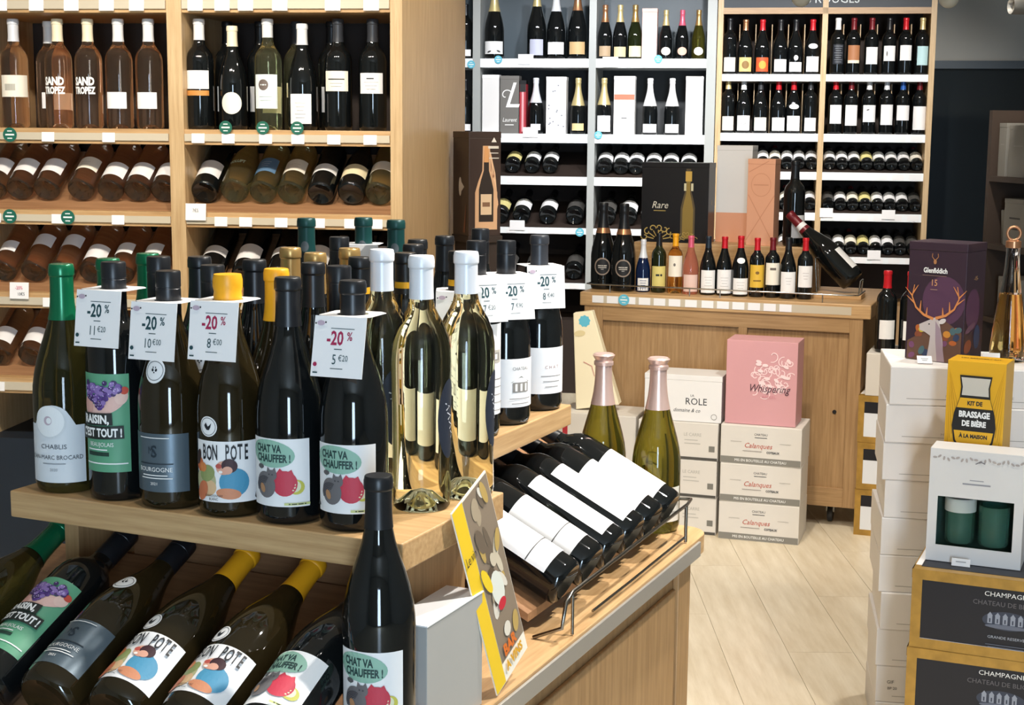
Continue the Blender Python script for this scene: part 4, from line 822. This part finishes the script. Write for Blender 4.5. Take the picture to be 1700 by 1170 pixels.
hb = [(Sku('champagne', 'blue_glass', 'cap_silver', [dict(z0=.01, z1=.085, w=.07, m='paper', art=lines_text('#5a6a8a', 0, .07, .04, 4, .014, .004))], style='foil', zc=.205, seg=20, k=.66), .228, 'small blue sparkling bottle with silver foil on the counter'),
      (half('bordeaux', 'green_glass', 'cap_black', '#d8c978', .03, .135, .08, art=dots(.09)), .290, 'half bottle with black capsule and dull yellow label'), (half('bordeaux', 'amber_wine', 'cap_yellow', 'paper_warm', .085, .19, .085, art=[('#77706a', s_disc(-.005, .145, .006, .008, 0, 10))]), .355, 'amber half bottle with yellow capsule and cream label'),
      (half('burgundy', 'pink_wine', 'cap_pink', '#e2c2b6', .015, .10, .08), .420, 'pink rosé half bottle with raspberry capsule'), (half('burgundy', B, 'cap_navy', 'paper', .012, .125, .08, art=lines_text('#8a8a8c', 0, .09, .04, 4, .014)), .488, 'dark half bottle with navy capsule and large white label'),
      (half('burgundy', B, 'cap_red', 'paper', .012, .13, .08, art=lines_text('#8a8a8c', 0, .09, .04, 4, .014)), .551, 'dark half bottle with bright red capsule and tall label'), (Sku('burgundy', B, 'cap_red', [dict(z0=.012, z1=.09, w=.08, m='paper', art=lines_text('#8a8a8c', 0, .07, .04, 3, .014)), dict(disc=(0, .175, .020, .014), m='paper')], seg=20, k=.80), .617, 'dark half bottle with pale neck shield and red-and-white capsule'),
      (half('bordeaux', B, 'cap_red', '#dcb23c', .05, .165, .085, .76, art=[('#7a5a20', s_disc(0, .125, .010, .008, 0, 10)), ('#7a5a20', s_rect(0, .085, .04, .006))]), .680, 'half bottle with golden yellow label'), (half('bordeaux', B, 'cap_darkred', 'paper_warm', .065, .175, .08, .77, art=[('#6a625a', s_rect(0, .145, .03, .012))]), .739, 'half bottle with dark red capsule and cream label'),
      (half('burgundy', B, 'cap_black', 'paper', .03, .13, .08, .80, art=lines_text('#8a8a8c', 0, .10, .03, 3, .014)), .801, 'dark sloping half bottle with black capsule'), (half('bordeaux', B, 'cap_red', 'paper', .06, .165, .08, .78, art=lines_text('#9a8a8c', 0, .13, .03, 3, .014)), .865, 'half bottle with red capsule beside the leaning magnum')]
for i, (sk, x, lb) in enumerate(hb): put(sk, FC.at(x, .105 + .006*(i % 3), cz, 16), lb, name='half_bottle')
# gift boxes on the riser
GOLD = '#b59a55'
def orn(x, z, s):
    A = []
    for q in range(7):
        a = R(15 + 25*q); A += [(GOLD, s_curl(x + s*.75*math.cos(a), z + s*.62*math.sin(a), s*.20, 90*q, .8, s*.05)), (GOLD, s_line([(x + s*.25*math.cos(a), z + s*.2*math.sin(a)), (x + s*.62*math.cos(a), z + s*.5*math.sin(a))], s*.05))]
    return A
bot = [(-.022, .0), (.022, .0), (.022, .12), (.016, .155), (.008, .19), (.007, .27), (-.007, .27), (-.008, .19), (-.016, .155), (-.022, .12)]
gift(FC, .163, .440, .30, .42, 1.043, 1.365, 'black_board', 'black gift box with gold ornament and a champagne bottle picture', orn(-.065, .01, .080) + [('#d8d2c2', s_text('Rare', -.062, .150, .040, .9, .3)), (GOLD, s_rect(-.062, .128, .05, .003)), ('#57492f', s_poly([(.055+a*1.35, .015+b*1.05) for a, b in bot])), ('#8d7434', s_poly([(.055+a, .020+b*.95) for a, b in bot])), ('#d3cba8', s_rect(.042, .225, .009, .030)), ('#d3cba8', s_rect(.071, .225, .009, .030)), ('#c8a24c', s_rect(.056, .268, .026, .040))] + orn(.055, .01, .045), yaw=0, lid='black_board', side=[('#a08a5a', s_text('R', 0, .16, .03))])
gift(FC, .440, .585, .44, .55, 1.043, 1.435, 'gift_white', 'tall white and salmon gift box behind the orange box', [('#dfa07e', s_rect(.0, .06, .143, .12))], yaw=0, lid='gift_white')
gift(FC, .598, .708, .300, .385, 1.043, 1.385, 'orange_board', 'tall salmon orange gift box with fine line drawing', [('#c98a68', s_disc(.0, .24, .040, .046, 0, 28, inner=.96)), ('#c98a68', s_line([(-.055, .02), (.055, .20)], .0025)), ('#c98a68', s_line([(-.05, .20), (.05, .02)], .0025)), ('#c98a68', s_line([(-.05, .29), (.03, .335)], .0025)), ('#c98a68', s_rect(0, .24, .06, .003))], yaw=-4, lid='orange_board')
put(plain('bordeaux', B, 'cap_black', 'paper', .03, .11, .08, seg=24, k=1.12), FC.at(.775, .350, 1.043, 60), 'large dark bottle with white label standing on the counter riser')
bigm = Sku('champagne', B, 'cap_darkred', [dict(z0=.03, z1=.115, w=.075, m='paper')], seg=28, k=1.16, neck=(.245, .262, 'paper'))
d_ = FC.p(-.225, .03, .215) - FC.p(0, 0, 0)
cr = empty('bottle_cradle', FC.at(1.0, .22, cz)); tag(cr, 'low wire and oak cradle under the leaning bottle', 'cradle')
boxpart('cradle_base', 'oak_x', cr, (-.11, .075, -.06, .06, 0, .018), .002); wire('cradle_wire', cr, [(-.10, -.03, .018), (-.11, -.028, .150), (-.11, .028, .150), (-.10, .03, .018)], .003, 'chrome'); wire('cradle_wire', cr, [(.062, -.04, .018), (.066, -.04, .07), (.066, .04, .07), (.062, .04, .018)], .003, 'chrome')
put(bigm, lying(FC.p(1.035, .22, .925), d_, up=(.55, -.1, .8)), 'large dark bottle leaning neck-up in a cradle at the counter end')
# cream card box leaning beside the counter
# ---- cartons in front of the counter
def carton(fr, x0, x1, y0, y1, z0, z1, m, label, art=(), yaw=0, tape=True, group=None, name='wine_carton', side=()):
    e = empty(name, fr.at((x0+x1)/2, (y0+y1)/2, z0, yaw)); w, d, h = x1-x0, y1-y0, z1-z0-.0012; tag(e, label, 'carton', group)
    boxpart('carton_body', m, e, (-w/2, w/2, -d/2, d/2, 0, h), .0022)
    if tape: boxpart('top_flap', m, e, (-w/2+.001, w/2-.001, -d/2+.002, -.0015, h-.0004, h+.0008)); boxpart('top_flap', m, e, (-w/2+.001, w/2-.001, .0015, d/2-.002, h-.0004, h+.0008))
    if art: flat_print(e, list(art), Matrix.Translation((0, -d/2, 0)))
    if side: flat_print(e, list(side), Matrix.Translation((-w/2, 0, 0)) @ Matrix.Rotation(R(-90), 4, 'Z'))
    return e
gly = '#7f7c74'
for i in range(3):
    A = [(gly, s_rect(0, .014, .292, .024)), (WHT, s_text('MIS EN BOUTEILLE AU CHATEAU', 0, .0135, .0135, .95)), (INK, s_text('CHATEAU', 0, .112, .0120, .9)), (INK, s_rect(0, .101, .045, .002)), ('#b9553f', s_text('Calanques', -.010, .070, .026, .95, .3)), ('#a8a29a', s_rect(-.09, .083, .04, .0015)), ('#a8a29a', s_rect(.09, .083, .04, .0015)), ('#8a8078', s_rect(-.03, .050, .07, .002)), (INK, s_text('COTEAUX', .045, .048, .0110, .9, 0, .03))]
    carton(FB, 0, .295, 0, .22, .144*i, .144*(i+1), 'carton_grey', 'white wine carton with grey bottom band, %s of its stack' % ['bottom', 'middle', 'top'][i], A, yaw=(0, .6, -.5)[i])
for i in range(3):
    A = [('#a8a49c', s_text('LE CARRE', .055, .095, .017, .9)), ('#b4b0a8', s_rect(.05, .075, .05, .003)), ('#b4b0a8', s_rect(.055, .062, .06, .003)), ('#77746c', s_rect(.128, .045, .022, .022)), ('#4b4843', s_rect(0, .006, .298, .010))]
    carton(FB, -.318, -.016, .03, .24, .141*i, .141*(i+1), 'carton_grey', 'white wine carton with faint grey print, %s of its stack' % ['bottom', 'middle', 'top'][i], A, yaw=(.5, -.4, .3)[i])
gift(FB, -.300, -.010, .04, .20, .424, .598, 'gift_white', 'white gift carton with dark capital lettering beside the pink carton', [(INK, s_text('LA', .035, .098, .012)), (INK, s_text('ROLE', .050, .075, .036, .95)), (INK, s_text('domaine & co', .015, .042, .020, .9, .35)), ('#77746c', s_disc(.118, .022, .011, .011, 0, 22, inner=.85))], yaw=1, lid='gift_white')
A = [('#f2d3d3', s_curl(.03+random.uniform(-.062, .075), .175+random.uniform(-.06, .085), random.uniform(.012, .026), random.uniform(0, 360), random.uniform(.6, 1.1), .0032)) for i in range(30)]
A += [('#f2d3d3', s_disc(.03+random.uniform(-.06, .07), .175+random.uniform(-.05, .07), .006, .011, random.uniform(0, 90), 10)) for i in range(16)] + [('#4d2f3a', s_text('Whispering', .028, .135, .040, .80, .35)), ('#c9848c', s_text('ANGEL', .03, .105, .014, 1.2))]
pk = gift(FB, .010, .268, .02, .17, .433, .742, 'carton_pink', 'large pink gift carton with white lace ornament and script lettering', A, yaw=-1)
carton(FB, -.640, -.335, .06, .27, 0, .212, 'carton_grey', 'white carton on the floor under the pale card box'); carton(FB, -.640, -.335, .06, .27, .212, .424, 'carton_grey', 'white carton stacked beneath the pale card box', [('#2f2c2a', s_rect(-.05, .06, .06, .06)), ('#b03038', s_rect(-.125, .10, .02, .19))])
e = empty('card_gift_box', FB.m @ Matrix.Translation((-.505, .155, .439)) @ Matrix.Rotation(R(4), 4, 'Z') @ Matrix.Rotation(R(-9), 4, 'Y')); tag(e, 'pale cream card bag with blue round sticker, leaning by the counter', 'gift bag')
mat('cream_board', srgb('#efe4c4'), .5)
tp = MB().hexa([(-.085, -.03, 0), (.085, -.03, 0), (.085, .03, 0), (-.085, .03, 0), (-.045, -.022, .37), (.030, -.022, .37), (.030, .022, .37), (-.045, .022, .37)])
ob('bag_body', tp.mesh('bag_body', 'cream_board', bevel=.002, bseg=1), e)
flat_print(e, [('badge_cyan', s_disc(-.005, .335, .022, .022, 0, 18, fn=lambda t: 1+.08*math.cos(9*t))), ('#d9c99a', s_disc(-.03, .29, .022, .012, 0, 14)), ('#4a423c', s_line([(.02, .17), (.025, .13)], .008, .003)), ('#4a423c', s_line([(.03, .165), (.04, .125)], .006, .004)), ('#3a3430', s_disc(.042, .10, .010, .005, 10, 10)), ('#c98a80', s_line([(-.03, .18), (.0, .16), (.005, .12)], .003))], Matrix.Translation((0, -.0305, 0)) @ Matrix.Rotation(R(-1.24), 4, 'X'))
# ---- far gold-edged cartons with bottles on top
_p = FC.p(1.110, -.065, 0); FF = Frame((_p.x, _p.y), 20)
def gold_carton(fr, w, d, z0, h, label, art, inset=.022, yaw=0, side='paper', dx=0, dy=0):
    e = empty('champagne_carton', fr.at(w/2+dx, d/2+dy, z0, yaw)); tag(e, label, 'carton'); h -= .0015
    boxpart('carton_body', side, e, (-w/2, w/2, -d/2, d/2, 0, h), .002)
    b = inset
    for nm_, q in [('bottom_border', (-w/2, w/2, 0, b)), ('top_border', (-w/2, w/2, h-b, h)), ('side_border', (-w/2, -w/2+b, b, h-b)), ('side_border', (w/2-b, w/2, b, h-b))]:
        boxpart(nm_, 'gold_marble', e, (q[0], q[1], -d/2-.0012, -d/2+.0006, q[2], q[3]))
    for y0_, y1_, nm_ in ((-d/2, -d/2+b*1.6, 'edge_border'), (d/2-b*1.6, d/2, 'edge_border')): boxpart(nm_, 'gold_marble', e, (-w/2-.0012, w/2+.0012, y0_, y1_, h-b*.9, h+.0008))
    boxpart('edge_border', 'gold_marble', e, (-w/2-.0012, -w/2+.001, -d/2, d/2, h-b*.9, h+.0008))
    flat_print(e, art, Matrix.Translation((0, -d/2, 0)))
    return e
for i in range(3):
    z0 = .177*i
    gold_carton(FF, .33, .26, z0, .177, 'gold-edged carton with navy strip behind the counter, %s of its stack' % ['bottom', 'middle', 'top'][i], [('navy_print', s_rect(0, .132, .286, .042)), ('#dfe3ea', s_rect(0, .066, .286, .088)), (WHT, s_text('CHAMPAGNE', 0, .132, .016))], yaw=(0, 1, -.6)[i])
carton(FF, .02, .33, .0, .26, .531, .690, 'carton_grey', 'white carton on top of the far gold-edged stack', yaw=0)
RC = plain('bordeaux', B, 'cap_red', 'paper', .05, .12, .06, seg=24, zc=.236)
put(RC, FF.at(.078, .06, .691, 15), 'dark bottle with bright red capsule beside the counter corner'); put(RC, FF.at(.163, .06, .691, 15), 'dark bottle with bright red capsule beside the purple stag box')

# ================================================================ cartons on the right
rnd = random.Random(11); NB = 10; hh = .94/NB
for i in range(NB):
    dx, dy, yw = rnd.uniform(-.006, .006), rnd.uniform(-.006, .006), rnd.uniform(-.8, .8)
    A = [('#a9a39c', s_rect(-.04, .016, .34, .0016)), ('#b5afa8', s_text('MIS EN BOUTEILLE AU DOMAINE', -.04, .024, .0090, 1.2))]
    if i == 1: A += [('#4a4844', s_text('GIF', -.215, .052, .012)), ('#4a4844', s_text('BP 20', -.21, .036, .010))]
    carton(FW, dx, .50+dx, dy, .30+dy, hh*i, hh*(i+1), 'carton_white', 'white wine carton in the tall pile behind gold ones, %s from the floor' % ORD[i], A, yaw=yw)
# purple stag gift box
def antler(x, z, s, f):
    P = lambda pts: [(x + f*a*s, z + b*s) for a, b in pts]
    O1 = '#d98a4e'
    return [(O1, s_line(P([(0, 0), (.30, .10), (.55, .30), (.68, .60), (.62, .95)]), .085*s, .02*s)), (O1, s_line(P([(.22, .07), (.20, .32)]), .06*s, .015*s)), (O1, s_line(P([(.42, .18), (.40, .50)]), .06*s, .015*s)), (O1, s_line(P([(.60, .42), (.85, .62)]), .05*s, .012*s)), (O1, s_line(P([(.67, .62), (.90, .86)]), .045*s, .012*s)), (O1, s_line(P([(.66, .70), (.50, .95)]), .045*s, .012*s))]
A = [('#57374f', s_disc(.02, .15, .055, .060, 0, 24)), ('#6a4a3a', s_poly([(-.07, 0), (.07, 0), (.07, .075), (.02, .105), (-.03, .07), (-.07, .045)]))]
cols = ['#d08a35', '#8a4a30', '#c9b13c', '#4e6a6e', '#7a4a6a', '#b9632e', '#35405c', '#93813a']
rr = random.Random(2)
for i in range(22): A.append((cols[i % 8], s_disc(rr.uniform(-.062, .062), rr.uniform(.008, .085), rr.uniform(.006, .013), rr.uniform(.005, .010), rr.uniform(0, 90), 12)))
A += [('#c9bcb8', s_poly([(-.040, .088), (-.020, .098), (.000, .108), (.012, .100), (.016, .080), (.022, .055), (.028, 0), (-.018, 0), (-.012, .040), (-.010, .062), (-.024, .070), (-.038, .074)])), ('#a68f98', s_poly([(.002, .100), (.016, .080), (.030, .0), (.010, .0), (.004, .05)])), ('#d9cfca', s_disc(.020, .100, .010, .006, 30, 12)), (INK, s_disc(-.014, .0905, .0022, .0018, 0, 8))]
A += antler(-.004, .104, .085, -1) + antler(.002, .106, .085, 1)
A += [(WHT, s_text('Glenfiddich', -.004, .222, .0170, .80, 0, .03)), ('#d9a06a', s_text('15', -.006, .192, .0220, .85)), ('#9a7a6a', s_rect(-.006, .176, .018, .0018)), ('#9a7a6a', s_rect(-.006, .210, .062, .0010)), ('#b07a4e', s_disc(-.006, .244, .004, .006, 0, 12)), ('#b07a4e', s_line([(-.008, .249), (-.014, .256), (-.013, .264)], .0018)), ('#b07a4e', s_line([(-.004, .249), (.002, .256), (.001, .264)], .0018))]
gift(FW, .062, .212, .085, .195, .9412, 1.232, 'purple_board', 'dark purple gift box with a stag and golden antlers', A, yaw=-31, lid='purple_board',
     side=[('#57374f', s_disc(-.01, .13, .04, .05, 0, 20)), ('#8a4a30', s_disc(-.03, .04, .022, .016, 20, 14)), ('#35405c', s_disc(.02, .06, .018, .03, 0, 14)), ('#6a4a5a', s_disc(-.02, .085, .03, .008, 20, 14)), ('#c99a6a', s_text('-15-', 0, .205, .014))])
# tall clear bottle with ring stopper
e = empty('carafe_bottle', FW.at(.292, .150, .9412)); tag(e, 'tall clear tapering bottle of amber drink with metal ring stopper', 'bottle')
ob('glass_body', MB().lathe([(0, .006), (.03, .004), (.040, 0), (.044, .006), (.043, .03), (.036, .10), (.026, .17), (.019, .22), (.0165, .26), (.0165, .285), (0, .285)], 28).mesh('glass_body', 'clear_glass', smooth=50), e)
ob('drink', MB().lathe([(0, .010), (.036, .012), (.039, .03), (.033, .10), (.024, .165), (0, .165)], 28).mesh('drink', 'amber_wine', smooth=50), e)
ob('collar', MB().lathe([(.0170, .278), (.0185, .279), (.0185, .294), (.012, .298), (0, .298)], 20).mesh('collar', 'cap_copper', smooth=40), e)
ob('ring', MB().tube([(.0155*math.cos(2*math.pi*i/20), 0, .313+.0165*math.sin(2*math.pi*i/20)) for i in range(20)], .0035, 8, True).mesh('ring', 'cap_copper', smooth=60), e)
for x, y, w_, lb in [(.085, .045, .035, 'small white price card lying in front of the stag box'), (.240, .045, .040, 'small white price card standing behind the yellow kit box')]:
    e = empty('price_card', FW.m @ Matrix.Translation((x, y, .9425)) @ Matrix.Rotation(R(-62 if x < .1 else -12), 4, 'X')); tag(e, lb, 'price card')
    boxpart('card', 'paper', e, (-w_/2, w_/2, 0, .0012, 0, .030)); flat_print(e, [('#8a8a8c', s_rect(0, .018, w_*.5, .002)), ('#8a8a8c', s_rect(0, .011, w_*.35, .002))], Matrix())
# gold champagne cartons
def castle(z):
    c = '#9aa0ae'; A = [('#3a4050', s_disc(0, z, .052, .021, 0, 26))]
    for i, x in enumerate([-.036, -.020, -.004, .012, .028]): A += [(c, s_rect(x, z+.001, .010, .018)), (c, s_poly([(x-.006, z+.010), (x+.006, z+.010), (x, z+.018)])), ('#3a4050', s_rect(x, z-.001, .003, .009))]
    return A + [('#6a7080', s_disc(.0, z-.013, .046, .005, 0, 18))]
for i in range(3):
    A = [('navy_print', s_rect(0, .090, .366, .134))] + castle(.085) + [(WHT, s_text('CHAMPAGNE', 0, .143, .0150, 1.1)), ('#6e6a6e', s_text('CHATEAU DE BLIGNY', 0, .122, .0150, 1.0)), ('#aeb4c0', s_text('GRANDE RESERVE', 0, .047, .0088, 1.1)), ('#6a7080', s_rect(0, .030, .085, .0015)), ('#6a7080', s_rect(0, .025, .075, .0015))]
    gold_carton(FK, .41, .29, .18*i, .18, 'navy and gold champagne carton, %s of the pile of three' % ['bottom', 'middle', 'top'][i], A, yaw=(0, .8, -.4)[i], dx=(-.014, -.006, 0)[i])
boxpart('top_panel', 'navy_print', bpy.data.objects['champagne_carton.005'], (-.19, .19, -.12, .12, .1790, .1800))
# white gift box with two beakers behind a window
gw, gh, gd, t_ = .205, .258, .085, .002
e = empty('gift_box', FK.at(.118, .120, .5412, -1)); tag(e, 'white gift box with window showing a jar and a green glass', 'gift box')
wx0, wx1, wz0, wz1 = -.082, .082, .038, .150
mb = MB(); mb.box(-gw/2, gw/2, gd/2-t_, gd/2, 0, gh); mb.box(-gw/2, -gw/2+t_, -gd/2, gd/2-t_, 0, gh); mb.box(gw/2-t_, gw/2, -gd/2, gd/2-t_, 0, gh); mb.box(-gw/2+t_, gw/2-t_, -gd/2, gd/2-t_, 0, t_); mb.box(-gw/2+t_, gw/2-t_, -gd/2, gd/2-t_, gh-t_, gh)
ob('carton', mb.mesh('carton', 'gift_white'), e)
mb = MB()
for q in [(-gw/2+t_, wx0, t_, gh-t_), (wx1, gw/2-t_, t_, gh-t_), (wx0, wx1, t_, wz0), (wx0, wx1, wz1, gh-t_)]: mb.box(q[0], q[1], -gd/2, -gd/2+t_, q[2], q[3])
ob('front_panel', mb.mesh('front_panel', 'gift_white'), e)
mat('film', (.9, .95, .93), .02, trans=1.0, ior=1.03); mat('green_beaker', (.12, .30, .24), .05, trans=.55, ior=1.3); mat('card_green', srgb('#2f4a42'), .6)
boxpart('inner_card', 'card_green', e, (-gw/2+.004, gw/2-.004, .030, .032, .004, gh-.01))
boxpart('window_film', 'film', e, (wx0, wx1, -gd/2+.0005, -gd/2+.0010, wz0, wz1))
def beaker(r, h, x, m): return ob('beaker', MB().lathe([(0, .002), (r*.9, .002), (r, .008), (r, h), (r-.002, h), (r-.002, .012), (0, .012)], 26).mesh('beaker', m, smooth=50), e, Matrix.Translation((x, -.004, .040)))
jar = beaker(.033, .088, -.036, 'green_beaker'); ob('lid', MB().lathe([(.034, .074), (.0345, .074), (.0345, .100), (.032, .104), (0, .104)], 26).mesh('lid', 'paper', smooth=40), jar)
beaker(.034, .092, .038, 'green_beaker')
flat_print(e, [('#9a9aa0', s_rect(0, .183, .060, .0035)), ('#9a9aa0', s_rect(0, .192, .030, .002))] + [('#b3a9a4', s_disc(-.092 + .0098*i, .238 + .003*math.sin(i*1.7), .005, .0025, 40*i, 8)) for i in range(20)] + [('#6a6a72', s_line([(-.004, .230), (.006, .236), (.016, .232)], .002))], Matrix.Translation((0, -gd/2, 0)))
e = empty('price_card', FK.m @ Matrix.Translation((.095, .055, .5412)) @ Matrix.Rotation(R(-8), 4, 'X')); tag(e, 'small white price card in front of the windowed gift box', 'price card')
boxpart('card', 'paper', e, (-.020, .020, 0, .0012, 0, .017)); flat_print(e, [('#9a9a9c', s_rect(0, .010, .022, .002))], Matrix())
carton(FK, .012, .23, .168, .285, .5412, .60, 'carton_white', 'low white carton on the gold pile behind the windowed box')
# yellow beer kit box
A = [('#c48f1c', s_line([(.060*math.cos(a), .17+.075*math.sin(a)), (.155*math.cos(a), .17+.30*math.sin(a))] if abs(math.cos(a)) > .42 else [(0, 0), (0, .0001)], .0022)) for a in [R(9*i) for i in range(40)]]
A = [(m, ([(max(-.062, min(.062, p)), max(.003, min(.372, q))) for p, q in v], f)) for m, (v, f) in A]
gl = [(-.036, .352), (.036, .352), (.032, .325), (.034, .300), (.045, .265), (.049, .235), (.044, .200), (.030, .172), (.016, .150), (.011, .110), (.010, .05), (.012, .02), (-.012, .02), (-.010, .05), (-.011, .110), (-.016, .150), (-.030, .172), (-.044, .200), (-.049, .235), (-.045, .265), (-.034, .300), (-.032, .325)]
A += [('#1f1d1c', s_poly(gl)), ('#cfc9bd', s_poly([(-.0325, .347), (.0325, .347), (.0285, .325), (.0300, .306), (-.0300, .306), (-.0285, .325)])), ('#e9b024', s_poly([(-.033, .300), (.033, .300), (.040, .277), (-.040, .277)])), ('#e9b024', s_poly([(-.044, .224), (.044, .224), (.040, .202), (.026, .180), (.012, .172), (-.012, .172), (-.026, .180), (-.040, .202)]))]
A += [(INK, s_text('KIT DE', 0, .288, .0130, .85, 0, .05)), (WHT, s_text('BRASSAGE', 0, .262, .0190, .78, 0, .05)), (WHT, s_text('DE BIÈRE', 0, .241, .0175, .78, 0, .05)), (INK, s_text('À LA MAISON', 0, .212, .0120, .85, 0, .05))]
kb = gift(FK, .034, .164, .180, .270, .6005, .985, 'kit_yellow', 'yellow beer-brewing kit box with a black beer glass drawing', A, yaw=-6, name='kit_box', cat='box')
flat_print(kb, [(INK, s_text('UN BREWERY KIT', 0, 0, .012, .95, 0, .03))], Matrix.Translation((0, 0, .385)) @ Matrix.Rotation(R(-90), 4, 'X'))

# ================================================================ pedestal with the copper-splash gift box
pd = empty('pedestal', Frame((-.118, 4.86), -25).m); tag(pd, 'dark wooden pedestal under the bottle-picture gift box', 'pedestal')
boxpart('pedestal_top', 'dark_back', pd, (-.058, .062, -.068, .068, 1.135, 1.157), .002); boxpart('column', 'dark_back', pd, (-.05, .055, -.06, .06, .02, 1.135)); boxpart('foot', 'dark_back', pd, (-.058, .062, -.068, .068, 0, .02))
A = []
rr = random.Random(4)
for i in range(16): A.append((rr.choice(['#b98a68', '#8a5a42', '#d9b28e', '#6a4434']), s_line([(rr.uniform(-.01, .045), .02), (rr.uniform(-.02, .05), .10), (rr.uniform(-.01, .035), .20), (.012+rr.uniform(-.01, .01), .265)], .006, .003)))
A += [('#c9a07c', s_poly([(.004+a*1.75, .02+b*.98) for a, b in bot])), ('#2a211c', s_poly([(.004+a*1.15, .045+b*.85) for a, b in bot])), ('#cdb394', s_rect(.004, .100, .038, .065)), ('#7a5a44', s_rect(.004, .100, .026, .014)), ('#c9925e', s_rect(.004, .258, .016, .05)), ('#d9d4cc', s_text('▲', .030, .302, .02)), ('#cfc8be', s_rect(.028, .280, .036, .008)), ('#cfc8be', s_rect(.030, .262, .030, .003)), ('#cfc8be', s_rect(.030, .246, .034, .003))]
db = gift(Frame((-.118, 4.86), -25), -.055, .055, -.065, .065, 1.157, 1.486, 'bronze_board', 'dark bronze gift box picturing a bottle in copper splashes', A, yaw=0, lid='bronze_board')
flat_print(db, [('#b8aea4', s_disc(-.005, .155, .012, .030, 0, 14)), ('#b8aea4', s_poly([(.005, .17), (.028, .155), (.005, .14)]))] + [('#6a4434', s_line([(.02+.004*i, .01), (.035+.002*i, .06+.01*i)], .004)) for i in range(5)], Matrix.Translation((-.055, 0, 0)) @ Matrix.Rotation(R(-90), 4, 'Z'))

# ================================================================ wall rack at the far right
FS = Frame((2.27, 7.25), 80)   # faces the aisle
rs = empty('side_rack', FS.m); tag(rs, 'brown shelf rack of pale boxes on the right-hand side', 'shelf rack')
mat('brown_board', srgb('#46382e'), .6)
for x in (-.02, .60, 1.22): boxpart('upright', 'brown_board', rs, (x, x+.03, 0, .35, 0, 1.60))
for z in (.30, .62, .97, 1.29): boxpart('shelf', 'brown_board', rs, (.01, 1.25, .0, .35, z-.025, z))
boxpart('back_panel', 'dark_back', rs, (0, 1.25, .345, .36, 0, 1.60))
mat('dull_white', srgb('#8f8a80'), .6)
for x0, x1, z, h_, lb in [(.03, .10, 1.29, .25, 'narrow pale box upright on the side rack, beside its end post'), (.13, .30, 1.29, .24, 'pale box on the third shelf of the side rack'), (.12, .32, .97, .22, 'pale box with two dark lines on the side rack'), (.10, .32, .62, .20, 'dull white box on lower shelf of the side rack'), (.35, .55, 1.29, .22, 'dull white box farther along the upper side-rack shelf')]:
    gift(FS, x0, x1, .03, .20, z, z+h_, 'dull_white', lb, [('#4a4642', s_rect(0, .13, .10, .008)), ('#4a4642', s_rect(0, .08, .10, .008))] if 'two dark' in lb else [('#9a948a', s_rect(0, h_*.6, (x1-x0)*.5, .006))], lid='dull_white', name='box', cat='box')
e = empty('drinking_glass', FS.at(.065, .08, .97)); tag(e, 'pale tumbler on the side rack beside the lined box', 'glass')
ob('glass_body', MB().lathe([(0, .004), (.022, 0), (.026, .004), (.034, .16), (.0315, .16), (.024, .01), (0, .01)], 20).mesh('glass_body', 'dull_white', smooth=50), e); ob('rim', MB().tube([(.0335*math.cos(2*math.pi*i/18), .0335*math.sin(2*math.pi*i/18), .161) for i in range(18)], .002, 6, True).mesh('rim', 'chrome', smooth=60), e)

# ================================================================ lamps hanging into view
mat('lamp_cream', srgb('#d8d4c4'), .5)
def pendant(x, y, z, lb):
    e = empty('pendant_lamp', Matrix.Translation((x, y, z))); tag(e, lb, 'lamp')
    r = .042
    ob('shade', MB().lathe([(0, 0)] + [(r*math.sin(R(a)), r*(1-math.cos(R(a)))) for a in range(15, 181, 15)][:-1] + [(0, 2*r)], 24).mesh('shade', 'lamp_cream', smooth=60), e)
    ob('cord', MB().tube([(0, 0, 2*r), (0, 0, 2.75-z)], .003, 6).mesh('cord', 'cap_grey'), e)
    ob('ceiling_rose', MB().lathe([(0, 2.725-z), (.04, 2.73-z), (.04, 2.75-z), (0, 2.75-z)], 20).mesh('ceiling_rose', 'lamp_cream'), e)
pendant(1.206, 6.5, 2.012, 'round cream pendant lamp in front of the red-wine sign'); pendant(1.828, 6.5, 2.012, 'round cream pendant lamp beside the red-wine rack')
e = empty('ceiling_spotlight', Matrix.Translation((2.25, 6.7, 2.04)) @ Matrix.Rotation(R(8), 4, 'Z')); tag(e, 'grey tubular spotlight hanging above the dark glazed partition', 'spotlight')
h_ = MB().lathe([(0, .02), (.030, .02), (.034, 0), (.036, 0), (.036, .19), (.030, .20), (0, .20)], 24); h_.v = [(c-.10, b, -a) for a, b, c in h_.v]
ob('lamp_head', h_.mesh('lamp_head', 'rail_grey', smooth=40), e); ob('stem', MB().tube([(.02, 0, .03), (.02, 0, .71)], .008, 8).mesh('stem', 'rail_grey'), e)
